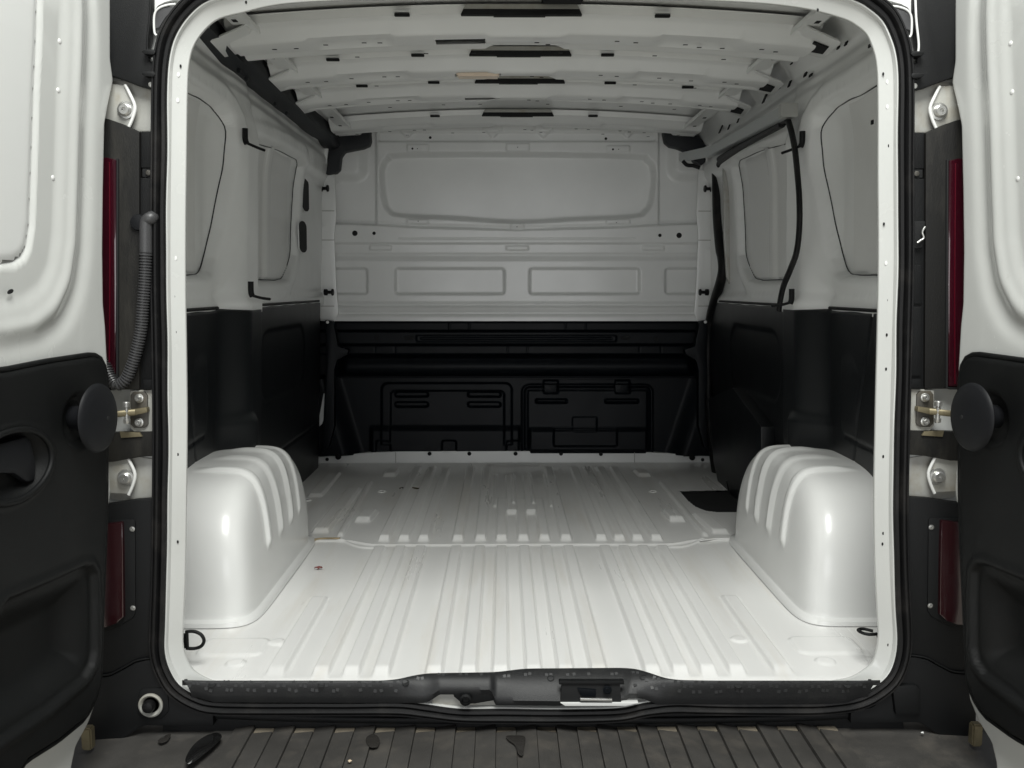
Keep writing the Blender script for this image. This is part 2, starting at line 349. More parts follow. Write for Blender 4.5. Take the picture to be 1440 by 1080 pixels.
seal_m = mat('brown_stained_sealer', (.42, .33, .20), .6, var=.5, vscale=40, bump=.5, bscale=90)
tube('seam_sealer', [PZ(u, v, .006) for u, v in [(434, 762), (446, 758), (462, 757), (478, 757)]], .005, seal_m, VAN, seg=8, flat=(.5, 1.5))
tube('seam_sealer', [PZ(u, v, .006) for u, v in [(1030, 757), (1012, 757), (1000, 758), (984, 760)]], .004, M['floor'], VAN, seg=8, flat=(.5, 1.5))
# ------------------------------------------------------------------ rear sill plate
top = [(256, 957), (400, 957), (548, 957), (575, 952), (590, 947), (640, 946), (705, 945), (725, 941), (740, 940), (885, 939), (905, 942), (925, 951), (945, 956), (1000, 957), (1120, 957), (1238, 957)]
bot = [(276, 974), (300, 981), (560, 982), (597, 982), (606, 978), (618, 970), (690, 970), (697, 985), (788, 986), (792, 985), (872, 984), (885, 975), (905, 976), (925, 984), (960, 984), (1190, 983), (1212, 974)]
us = np.linspace(0, 1, 330); uu = 256+(1238-256)*us
tv = np.interp(uu, [a for a, b in top], [b for a, b in top]); tv = np.convolve(np.pad(tv, 6, 'edge'), np.ones(13)/13, 'valid')
bu = 268+(1222-268)*us
bv = np.interp(bu, [a for a, b in bot], [b for a, b in bot])
A = np.array([PZ(a, b, .013) for a, b in zip(uu, tv)]); B = np.array([PY(a, b, YA-.024) for a, b in zip(bu, bv)])
rows = []
for t in np.linspace(0, 1, 12):
    q = A*(1-t)+B*t; q[:, 2] += .010*math.sin(math.pi*t)**.8; q[:, 1] -= .004*math.sin(math.pi*t); rows.append(q)
a0 = A.copy(); a0[:, 2] -= .01; b1 = B.copy(); b1[:, 1] += .005; b1[:, 2] -= .012
P = np.stack([a0]+rows+[b1], 1)
sp = grid('sill_plate', P, M['sill'], VAN, sharp=50)
mid = []
stud_bm = bmesh.new()
for k in range(3*64):
    t = (.30, .52, .74)[k % 3]+random.uniform(-.03, .03); f = ((k//3)+.5*(k % 2)+.3)/64.5; i = min(329, int(f*329))
    if random.random() < .12 or (100 < i < 215 and t > .45): continue
    q = A[i]*(1-t)+B[i]*t; q = q+np.array([0, -.004*math.sin(math.pi*t), .010*math.sin(math.pi*t)**.8])
    d = (B[i]-A[i]); d /= np.linalg.norm(d); nv = Vector((0, float(d[2]), -float(d[1]))) if d[1] > 0 else Vector((0, float(d[2]), -float(d[1])))
    if nv.z < 0: nv = -nv
    mt = Matrix.Translation(Vector(q)+nv*.0002) @ nv.to_track_quat('Z', 'Y').to_matrix().to_4x4() @ Matrix.Rotation(random.uniform(-.3, .3), 4, 'Z') @ Matrix.Diagonal((.0062, .0062, .0014, 1))
    r = bmesh.ops.create_cube(stud_bm, size=1, matrix=mt)
tag(bm_link('grip_studs', stud_bm, mat('worn_stud_plastic', (.026, .027, .028), .5), sp), kind='stuff')
for u, v in [(295, 967), (452, 968), (571, 966), (776, 949), (909, 949), (1043, 967), (1197, 965)]:
    i = int((u-256)/982*329); t = .42; q = A[i]*(1-t)+B[i]*t+np.array([0, -.0045, .0088])
    lathe('screw_hole', [(.0075, 0), (.0075, .0010), (.0052, .0012), (.005, -.001)], q, (0, -.5, .85), M['dark'], sp, 16)
# striker recess in the middle-left and the latch slot in the middle-right of the sill
st = holder('latch_striker')
plate('backing', [(612, 972), (694, 972), (702, 992), (606, 992)], YA-.008, .01, M['grey'], st, .003)
plate('housing', [(636, 966), (694, 966), (697, 985), (668, 990), (650, 990), (638, 980)], YA-.019, .012, M['plastic'], st, .003)
lathe('roller', [(.012, 0), (.012, .012), (.008, .014), (.007, .006), (.001, .006)], PY(655, 981, YA-.018), (0, -1, 0), M['plastic'], st, 24)
sl = holder('latch_slot')
plate('cavity_shade', [(790, 962), (872, 962), (874, 988), (788, 988)], YA-.028, .012, M['dark'], sl, .002)
plate('surround', [(786, 958), (878, 958), (878, 963), (786, 963)], YA-.031, .014, M['plastic'], sl, .002)
plate('lock_plate', [(788, 988.5), (898, 988.5), (880, 993), (795, 993)], YA-.032, .016, M['white'], sl, .001)
plate('latch_bar', [(816, 982), (861, 983), (861, 987), (816, 986)], YA-.034, .006, M['steel'], sl, .001)
plate('latch_lever', [(812, 968), (838, 970), (838, 980), (818, 980)], YA-.032, .006, M['inner_steel'], sl, .001)
bolt('latch_pin', PY(854, 970, YA-.033), (0, -1, 0), .006, M['inner_steel'], sl)

# ------------------------------------------------------------------ wheel arches
for mir in (False, True):
    wa = holder('wheel_arch')
    nph, nps = 300, 150
    cl = lambda u: (1-np.cos(math.pi*u))/2
    ph = math.pi*cl(np.linspace(0, 1, nph)); ps = math.pi/2*cl(cl(np.linspace(0, 1, nps)))
    ps[-1] = math.pi/2
    PH, PSI = np.meshgrid(ph, ps, indexing='ij')
    yc, b, Hh, Wd = .645, .390, .334, .232
    def build(PH, PSI, inf=0):
        e1 = 2/3.3; ex = 2/10.0; ez = 2/2.5
        cy = np.clip(np.cos(PSI), 0, 1)**ex; cz = np.clip(np.cos(PSI), 0, 1)**ez; sn = np.sin(PSI)**ex
        y = yc+(b+inf)*np.sign(np.cos(PH))*np.abs(np.cos(PH))**e1*cy
        z = (Hh+inf)*np.abs(np.sin(PH))**e1*cz
        x = -.885+(Wd+inf)*sn
        return np.stack([x, y, z], -1)
    P = build(PH, PSI)
    # rear end a bit softer near the top
    du = np.gradient(P, axis=0); dv = np.gradient(P, axis=1); n = np.cross(du, dv); n /= np.linalg.norm(n, axis=-1)[..., None]+1e-12
    c = np.array([-.885, yc, .1]); sg = np.sign(((P-c)*n).sum(-1))[..., None]; n = n*np.where(sg == 0, 1, sg)
    yy, zz, xx = P[..., 1], P[..., 2], P[..., 0]
    hr = np.zeros_like(yy)
    for y0, am in ((.475, 1), (.605, 1), (.73, .95), (.845, .7)):
        off = .045*S(.30, .12, zz)*0
        hr += .0090*am*S(-.004, .004, .015-np.abs(yy-y0))*S(.12, .15, zz+.0*yy)*S(-.85, -.77, xx)
    P = P+n*hr[..., None]
    # flared foot
    fo = .012*np.exp(-(zz/.012)**2)*(zz < .05)
    P[..., 0] += fo; P[..., 1] += np.sign(yy-yc)*-0+np.where(yy < yc-.3, -fo, 0)
    grid('arch_shell', P, M['white'], wa, mir=mir)
    # welded base flange on the floor
    base = []
    for p_ in math.pi*(1-np.cos(math.pi*np.linspace(0, 1, 90)))/2:
        a = abs(math.cos(p_))**(2/9)*(1 if math.cos(p_) > 0 else -1); s2 = abs(math.sin(p_))**(2/9)
        base.append((-.885+(Wd+.016)*s2, yc+(b+.018)*a))
    V = [(x, y, .0115) for x, y in base]+[(-.885+(x+.885)*.9, yc+(y-yc)*.93, .020) for x, y in base]+[(x+.002, y+(-.002 if y < yc else .002), .002) for x, y in base]
    nb_ = len(base); F = []
    for i in range(nb_-1): F += [(i, i+1, nb_+i+1, nb_+i), (2*nb_+i, 2*nb_+i+1, i+1, i)]
    raw('base_flange', V, F, M['white'], wa, mir, sharp=60)

# ------------------------------------------------------------------ side walls (white upper sheet with pressed pillars and blanked windows)
def xwall(t):
    """section of the wall: t = height along the section -> (half width, z)"""
    z = np.where(t < 1.33, t, 1.33+.20*np.sin(np.clip((t-1.33)/.20, 0, 1.25)))
    x = .885-.032*np.minimum(t, 1.33)-np.where(t > 1.33, .20*(1-np.cos(np.clip((t-1.33)/.20, 0, 1.3))), 0)
    x = x-.02*S(1.15, 1.33, t)
    return x, z
WX = -.845
def wyz(px):
    out = []
    for u, v in px:
        x_ = WX
        for _ in range(4): p = PX(u, v, x_); x_ = -(.885-.032*min(p[2], 1.33)+.021-.02*float(np.clip((p[2]-1.15)/.18, 0, 1)))
        out.append((p[1], p[2]))
    return out
win1 = wyz([(302, 177), (300, 163), (293, 150), (277, 138), (262, 131)])+[(-.02, 1.29), (-.02, .80)]+wyz([(262, 388), (277, 387), (284, 380), (288, 362), (292, 320), (297, 233)])
win2 = wyz([(417, 235), (413, 224), (387, 210), (358, 200), (340, 196)])+[(.98, 1.20), (.98, .82)]+wyz([(345, 394), (387, 395), (396, 392), (403, 376), (408, 358)])
def wall_relief(Yg, Tg, right=False):
    h = np.zeros_like(Yg)          # + = inward
    Zg = np.minimum(Tg, 1.5)
    pil = S(.735, .86, Yg)*(1-S(.97, 1.05, Yg))*(1-S(1.18, 1.34, Tg)*.85)
    h += .068*pil
    h += .018*S(.97, 1.0, Yg)*(1-S(2.2, 2.3, Yg))*0
    d1 = sdp(Yg, Zg, win1); d2 = sdp(Yg, Zg, win2)
    h -= .026*S(-.007, .002, d1)
    h += .010*S(-.075, -.05, d1)*(1-S(-.02, .0, d1))*(1-pil)
    h -= .024*S(-.007, .002, d2)
    h += .008*S(-.07, -.045, d2)*(1-S(-.02, .0, d2))*(1-pil)
    # vertical bars on the second window blank
    for y0 in (1.13, 1.40):
        h += .014*S(-.006, .006, .035-np.abs(Yg-y0))*S(0, .01, d2)-.006*np.exp(-((Yg-y0+.042)/.004)**2)*S(0, .01, d2)
    h += .012*S(1.24, 1.27, Tg)*(1-S(1.33, 1.36, Tg))*(1-pil)*.8
    h -= .010*np.exp(-((Tg-1.385)/.010)**2)
    h += .012*S(.80, .76, Tg)*S(.70, .74, Tg)*0
    # lower swage above the lining
    h += .014*(1-S(.735, .775, Tg))-.06*(1-S(.68,.715,Tg))
    # near corner post
    h += .012*(1-S(.06, .12, Yg))
    # front post
    h += .03*S(1.86, 1.93, Yg)*(1-S(1.2, 1.35, Tg))*0
    h += .0012*np.sin(Yg*11+2)*np.sin(Tg*9)+.0008*np.sin(Yg*31+Tg*17)
    for tr in (1.30, .76): h -= .0016*np.exp(-(((Yg % .055)-.0275)**2+(Tg-tr)**2)/.007**2)
    return h
def side_sheet(name, Ys, Ts, m, parent, mir, relief, right=False, extra=0, keepf=None):
    Yg, Tg = np.meshgrid(Ys, Ts, indexing='ij'); x, z = xwall(Tg)
    h = relief(Yg, Tg, right)+extra
    tz = np.clip((Tg-1.33)/.2, 0, 1.3)
    P = np.stack([-(x-h*np.cos(tz)), Yg, z-h*np.sin(tz)], -1)
    kp = keepf(Yg, Tg)[:-1, :-1] if keepf is not None else None
    return grid(name, P, m, parent, keep=kp, mir=mir, sharp=None)
walls = {}
for mir in (False, True):
    wl = holder('side_wall'); walls[mir] = wl
    side_sheet('upper_panel', np.arange(.0, 2.375, .006), np.arange(.60, 1.60, .006), M['white_in'], wl, mir, wall_relief, mir)
# blank window sheets as panels of their own, a little proud of the recess floor
for mir in (False, True):
    for nm, poly, yr in (('window_blank', win1, (-.02, .66)), ('window_blank', win2, (1.0, 1.74))):
        Yg, Tg = np.meshgrid(np.arange(yr[0], yr[1], .008), np.arange(.78, 1.3, .008), indexing='ij')
        d = sdp(Yg, Tg, poly); x, z = xwall(Tg); h = -.0225+0*d
        if poly is win2:
            for y0 in (1.13, 1.40): h += .013*S(-.005, .005, .032-np.abs(Yg-y0))
        h -= .004*np.exp(-((d-.03)/.006)**2)*0
        P = np.stack([-(x-h-.004), Yg, z], -1)
        grid(nm, P, M['glassprint'], walls[mir], keep=(d > .006)[:-1, :-1], mir=mir)

for mir in (False, True):
    for poly, rng_ in ((win1, None), (win2, None)):
        pts = []
        pp_, _ = resample(np.array(poly), .03, True); pp_ = spline(pp_[::1], 2, True); pp_ = (np.roll(pp_, 1, 0)+pp_+np.roll(pp_, -1, 0))/3
        cc_ = pp_.mean(0)
        for y_, t_ in pp_:
            dv_ = cc_-np.array([y_, t_]); dv_ /= np.linalg.norm(dv_); y2, t2 = y_+dv_[0]*.003, t_+dv_[1]*.003
            x_, z_ = xwall(np.array(t2)); h_ = float(wall_relief(np.array([[y2]]), np.array([[t2]]))[0, 0])
            pts.append((-(float(x_)-h_-.0025), y2, float(z_)))
        tube('window_seam', pts, .0017, M['inner_black'], walls[mir], seg=6, mir=mir, closed=True, sm=0)
for mir in (False, True):
    for y0, yw in ((1.17, .05), (1.42, .045)):
        xb = float(xwall(np.array(1.0))[0])
        V = []
        for t_ in (.825, 1.20-.03*(y0 > 1.3)):
            x_ = float(xwall(np.array(t_))[0])+.024
            V += [(-x_, y0-yw/2-.004, t_), (-x_+.016, y0-yw/2, t_), (-x_+.016, y0+yw/2, t_), (-x_, y0+yw/2+.004, t_)]
        raw('window_bar', V, [(0, 1, 5, 4), (1, 2, 6, 5), (2, 3, 7, 6), (3, 2, 1, 0), (4, 5, 6, 7)], M['white_in'], walls[mir], mir, smooth=False)
        tube('bar_seam', [(V[0][0]+.0075, V[0][1]-.001, .825), (V[4][0]+.0075, V[4][1]-.001, V[4][2])], .0024, M['inner_black'], walls[mir], seg=6, mir=mir, sm=0)
# black lower lining
def lin_relief(Yg, Tg, right=False):
    h = .016+np.zeros_like(Yg)
    pil = S(.72, .85, Yg)*(1-S(.95, 1.04, Yg))
    h += .068*pil*S(.12, .34, Tg)
    # ledge on the pillar face where the arch box meets
    h += .020*S(.70, .78, Yg)*(1-S(.84, .90, Yg))*(1-S(.40, .43, Tg))
    seam = np.interp(Tg, [0, .30, .45, .6, .72], [.56, .56, .52, .47, .43])
    h -= .004*np.exp(-((Yg-seam)/.004)**2)
    h -= .004*np.exp(-((Tg-(.385+.05*np.maximum(0, Yg-.5)))/.004)**2)*(Yg < .62)
    d = sdr(Yg, Tg, 1.22, .40, 1.92, .64, .1); h -= .005*S(-.010, .010, d)
    d = np.hypot((Yg-.60)/.9, (Tg-.50)); h += .004*S(-.01, .04, .11-d)*(Yg < .64)
    h -= .004*np.exp(-((Tg-.20-.0*Yg)/.005)**2)*(Yg > 1.02)
    h *= S(.732, .722, Tg)*.999+.001
    return h
def lin_keep_L(Yg, Tg): return (Tg > -.01) & (Yg < 2.23)
fe = [tuple(PX(u, v, .868)[1:]) for u, v in [(1015, 392), (1008, 415), (1000, 443), (994, 470), (993, 543), (998, 593), (1003, 650), (1011, 687), (1024, 708)]]
def lin_keep_R(Yg, Tg):
    zs = [p[1] for p in fe][::-1]; ys_ = [p[0] for p in fe][::-1]
    return Yg < np.interp(Tg, zs, ys_)
for mir in (False, True):
    hd = holder('side_lining')
    topz = .735
    ln = side_sheet('lining_panel', np.arange(.0, 2.30, .006), np.arange(.0, topz, .006), M['inner_black'], hd, mir, lin_relief, mir, keepf=lin_keep_R if mir else lin_keep_L)
    # rolled top edge
    for ya, yb in ((.02, .74), (1.03, 2.2 if not mir else 2.1)):
        pts = [(-(xwall(np.array(.728))[0]-.016), y, .729) for y in np.linspace(ya, yb, 8)]
        tube('top_edge', pts, .0045, M['plastic'], hd, mir=mir)
# scuff mark plate (small badge-like scratch) on both linings
for mir in (False, True):
    pass

# far white flange between side wall and bulkhead, with black plugs
for mir in (False, True):
    def mm(u): return u
    fl_ = holder('bulkhead_side_flange')
    px = [(455, 240), (470, 238), (473, 300), (470, 330), (473, 400), (476, 440), (470, 453), (447, 447), (446, 360), (449, 300)]
    plate('flange_strip', px, 2.33, .012, M['white_in'], fl_, .003, mir)
    if not mir:
        pass
    for (u, v) in [(453, 265), (460, 411)]:
        c = PY(u, v, 2.31)
        lathe('plug', [(.014, 0), (.014, .012), (.007, .016), (.007, .030), (.015, .034), (.014, .040)], c+np.array([-.012, 0, 0]), (1, -.1, 0), M['plastic'], fl_, 16, mir)
    for v in (318, 350, 379): lathe('weld_nut', [(.006, 0), (.005, .002), (.002, .002)], PY(455, v, 2.328), (0, -1, 0), M['white_in'], fl_, 10, mir)
    for va, vb in ((296, 297), (337, 338), (430, 431)):
        plate('lap_joint', [(449, va), (470, va), (470, vb), (449, vb)], 2.328, .003, M['grey'], fl_, 0, mir)
    plate('lower_flange', [(455, 553), (460, 556), (461, 566), (458, 580), (453, 596), (449, 600), (449, 585)], 2.30, .01, M['white_in'], fl_, .002, mir)

# ------------------------------------------------------------------ bulkhead, white upper part
YP = 2.38
def bulk(name, u0, u1, v0, v1, du, dv, relief, m, parent, sharp=None):
    U, V = np.meshgrid(np.arange(u0, u1+.01, du), np.arange(v0, v1+.01, dv), indexing='ij')
    P = PYg(U, V, YP); P[..., 1] -= relief(U, V)
    return grid(name, P, m, parent, sharp=sharp)
bh_ = holder('bulkhead')
winp = smoothpoly([(538, 240), (547, 224), (566, 219), (730, 218), (890, 221), (909, 226), (918, 240), (915, 280), (906, 297), (890, 303), (805, 307), (727, 311), (645, 306), (565, 302), (548, 296), (541, 280)], 3)
def up_rel(U, V):
    h = np.zeros_like(U)
    h += .014*S(-1.5, 1.5, sdr(U, V, 529, 170, 926, 322, 3))                 # centre panel field
    h += .006*S(-1, 1, sdr(U, V, 531, 188, 924, 200, 3))*0
    h -= .012*S(-1.5, 1.5, sdr(U, V, 533, 187, 922, 199.5, 4))
    h += .004*S(199, 201, V)*S(-1, 1, sdr(U, V, 531, 170, 925, 330, 2))
    d = sdp(U, V, winp); h -= .050*S(-5, 3, d)
    # side dished corners
    for (a, b) in ((462, 512), (944, 992)):
        h += .035*S(-8, 8, sdr(U, V, a-30 if a < 700 else a, 200, b if a < 700 else b+30, 250, 12))
    # beam below the window with V-shaped top edge
    ve = 314+6*(1-np.abs(U-727)/270)*np.clip(1, 0, 1)+3*S(240, 120, np.abs(U-727))
    h -= .006*np.exp(-((V-ve+2.5)/1.8)**2)
    h = h*(1-S(-1, 2, V-ve))+(.030)*S(-1, 2, V-ve)
    h -= .004*np.exp(-((V-335.5)/.8)**2)*S(0, 2, sdr(U, V, 560, 320, 895, 350))
    h -= .012*S(341.5, 344, V)
    h -= .006*S(355.5, 358.5, V)
    h += .012*S(359, 368, V)
    for a, b in ((470, 517), (557, 709), (745, 898), (935, 984)):
        h -= .018*S(-2.5, 2, sdr(U, V, a, 378, b, 413, 4))
    h -= .014*S(-1, 8, V-424)*(1-S(428, 433, V))
    h = h+0.006*S(428, 433, V)+.018*S(433, 447, V)
    h -= .006*np.exp(-((V-441)/1.0)**2)
    # tabs
    for a, c_, b, dd, s_ in ((573, 204, 603, 214, 1), (712, 203, 744, 213, 1), (852, 206, 885, 214, 1), (573, 309, 603, 316, 1), (718, 315, 737, 323, 1), (852, 309, 885, 316, 1), (521, 345, 551, 352, 1), (712, 346, 743, 352, 1), (902, 346, 933, 352, 1)):
        h += .007*S(-.8, .8, sdr(U, V, a, c_, b, dd, 1.5))
    for uc in (573, 693, 764, 882):
        h += .010*S(-1, 1, 9-np.abs(U-uc)-1.0*np.maximum(0, V-186)+4*(V < 184))*(V < 194)
    # slope at both sides back to the flange
    h -= .03*S(470, 458, U); h -= .03*S(984, 996, U)
    for vc in (300, 371):
        h += .012*np.clip(1-np.hypot((U-458)/7, (V-vc)/6), 0, 1)+.012*np.clip(1-np.hypot((U-993)/7, (V-vc)/6), 0, 1)
    h += .001*np.sin(U*.021+1)*np.sin(V*.03)
    return h
bulk('upper_panel', 452, 1004, 176, 452, 1.3, 1.1, up_rel, M['white_in'], bh_)
# folded lower lip of the white panel
for u, v, r in [(499, 328, .012), (526, 328, .0075), (928, 331, .0075), (955, 331, .012), (605, 193.5, .006), (852, 195, .006), (580, 209, .0045), (587, 209, .002), (862, 210, .0045), (870, 210, .002), (728, 207, .002), (588, 311, .002), (727, 319, .002), (867, 313, .002)]:
    hh = float(up_rel(np.array([[float(u)]]), np.array([[float(v)]]))[0, 0])
    lathe('hole', [(r, 0), (r*.95, .0015), (r*.2, .0016)], PY(u, v, YP-hh), (0, -1, 0), M['dark'], bh_, 18)
for u, v in [(573, 182), (693, 179.5), (764, 180), (882, 184), (549, 180), (909, 183)]:
    hh = float(up_rel(np.array([[float(u)]]), np.array([[float(v)]]))[0, 0])
    bolt('bolt', PY(u, v, YP-hh), (0, -1, 0), .006, M['white_in'], bh_)
# black lower part
def low_rel(U, V):
    h = np.zeros_like(U)
    h -= .010*S(452, 454, V)*(1-S(464, 466, V))
    for u0 in (632, 660, 795, 823): h += .004*np.exp(-((U-u0)/.8)**2)*(V < 465)*(V > 453)
    h += .016*S(464.5, 467, V)*(1-S(483, 485.5, V))
    h += .005*S(-1, 1, sdr(U, V, 586, 471.5, 866, 480, 2))-.006*S(-.8, .8, sdr(U, V, 592, 474, 860, 477.5, 1))
    h -= .006*S(485, 487, V)*(1-S(497, 499, V))
    for u0 in (527, 555, 714, 742, 900, 930): h -= .003*np.exp(-((U-u0)/.8)**2)*(V < 498)*(V > 487)
    # rolled beam
    t = np.clip((V-499)/30, 0, 1); tap = S(472, 492, U)*(1-S(962, 982, U))
    h += (.065*np.sqrt(np.clip(1-(2*t-1)**2, 0, 1)))*(V > 499)*(V < 529)*tap
    h += .006*np.exp(-((V-503)/1.4)**2)*tap
    # lower panel
    low = S(527, 531, V)
    h += low*.010
    d = sdr(U, V, 537, 538, 720, 660, 10); h += low*.012*S(-1, 1.5, d)*(1-S(0, 2.0, sdr(U, V, 549, 548, 710, 670, 7)))*(V < 624)
    h += low*.022*S(596, 606, V)*S(520, 526, U)*(1-S(728, 734, U))
    for a in (556, 658):
        for v0 in (551.5, 565.5): h -= .02*S(-.8, .8, sdr(U, V, a, v0, a+46, v0+6.5, 3))*(U < 706)
    for uc in (540, 632, 722): h -= .012*S(-.8, .8, sdr(U, V, uc-10, 618, uc+10, 650, 4))
    # wedge side panels
    h += low*.05*S(0, 30, (512+ (V-530)*.30-30)-U)*(U < 560)+low*.05*S(0, 30, U-(948-(V-530)*.33+20))*(U > 900)
    return h
bulk('lower_panel', 449, 1004, 451, 638, 1.3, 1.1, low_rel, M['inner_steel'], bh_)
for u, v, r, e in [(530, 475, .010, 1), (923, 477, .010, 1), (575, 475, .010, 2.3), (880, 475, .010, 2.3)]:
    o = lathe('hole', [(r, 0), (r*.9, .001), (r*.2, .0012)], (0, 0, 0), (0, -1, 0), M['dark'], bh_, 20); o.location = PY(u, v, YP-.0165); o.scale = (e, 1, 1)
hx = holder('bulkhead_hatch')
def hatch_rel(U, V):
    h = .012+np.zeros_like(U)
    h -= .012*S(0, 2, sdr(U, V, 733, 539, 918, 640, 12))*(1-S(3, 6, sdr(U, V, 733, 539, 918, 640, 12)))
    h += .008*S(8, 10, sdr(U, V, 733, 539, 918, 640, 12))
    for uc in (774, 874): h += .012*S(-1, 1, sdr(U, V, uc-10, 534, uc+10, 552, 2))
    for a, b in ((753, 797), (850, 897)): h -= .02*S(-.8, 2, sdr(U, V, a, 560, b, 566, 2))
    h += .02*S(598, 606, V)*S(-1, 1, sdr(U, V, 745, 590, 907, 660, 3))
    h -= .014*S(-1, 1, sdr(U, V, 778, 601, 866, 625, 2))
    h += .006*S(-1, 1, sdr(U, V, 804, 585, 838, 605, 2))
    return h
bulk('hatch_panel', 732, 919, 533, 636, 1.3, 1.1, lambda U, V: hatch_rel(U, V)+.014, M['inner_steel'], hx)
for uc in (774, 874):
    plate('catch', [(uc-9, 541), (uc+9, 541), (uc+8, 552), (uc-8, 552)], YP-.060, .02, M['inner_steel'], hx, .003)
    plate('catch_slot', [(uc-1.2, 543), (uc+1.2, 543), (uc+1.2, 548), (uc-1.2, 548)], YP-.0615, .002, M['dark'], hx, 0)
plate('label', [(884, 616.5), (898, 616.5), (898, 619), (884, 619)], YP-.053, .002, M['bracket'], hx, 0)
# gussets at both ends of the rolled beam
for mir in (False, True):
    gu = [(457, 450), (468, 452), (472, 470), (475, 487), (490, 492), (488, 499), (474, 507), (470, 520), (470, 600), (462, 630), (453, 638), (456, 560), (459, 500)]
    pts = [PY(u, v, 2.27) for u, v in gu]
    prism('gusset', pts, (0, .05, 0), M['inner_steel'], bh_, .004, mir)
    lathe('rivet', [(.007, 0), (.006, .004), (.002, .005)], PY(460.5, 453, 2.268), (0, -1, 0), M['white'], bh_, 14, mir)
# kick strip between floor and bulkhead
ks = holder('threshold_strip')
U = np.arange(446, 1006, 2.); tp = np.interp(U, [446, 452, 480, 520, 560, 700, 880, 930, 1004], [643, 642.5, 640, 636.5, 635, 634.5, 635, 637, 642])
bt = np.interp(U, [446, 470, 560, 720, 880, 980, 1006], [660, 659, 652, 651, 652, 657, 660])
A1 = np.array([PY(a, b, 2.345) for a, b in zip(U, tp)]); B1 = np.array([PY(a, b, 2.335) for a, b in zip(U, bt)]); C1 = B1.copy(); C1[:, 1] -= .03; C1[:, 2] = .001; A0 = A1.copy(); A0[:, 1] += .03
B1[:, 2] = np.maximum(B1[:, 2], .004); 
grid('strip', np.stack([A0, A1, (A1+B1)/2, B1, C1], 1), M['white_in'], ks, sharp=50)
for u, v, r in [(460, 646, .008), (604, 638, .009), (660, 638, .009), (725, 638, .009), (789, 638, .009), (845, 638.5, .009), (988, 646.5, .008)]:
    lathe('plug', [(r, 0), (r*.9, .004), (r*.4, .005)], PY(u, v, 2.335), (0, -1, 0), M['dark'], ks, 16)
for u, v, s in [(476, 642, 1), (973, 643, -1)]:
    c = PY(u, v, 2.325); lathe('clip_knob', [(.013, 0), (.013, .010), (.007, .014), (.003, .016)], c, (0, -1, 0), M['plastic'], ks, 16)
    box('clip_tongue', c+np.array([.022*s, 0, .008]), (.035, .01, .008), M['plastic'], ks)
for u in (556, 892): plate('lap_joint', [(u, 636), (u+.8, 636), (u+.8, 651), (u, 651)], 2.333, .002, M['grey'], ks, 0)

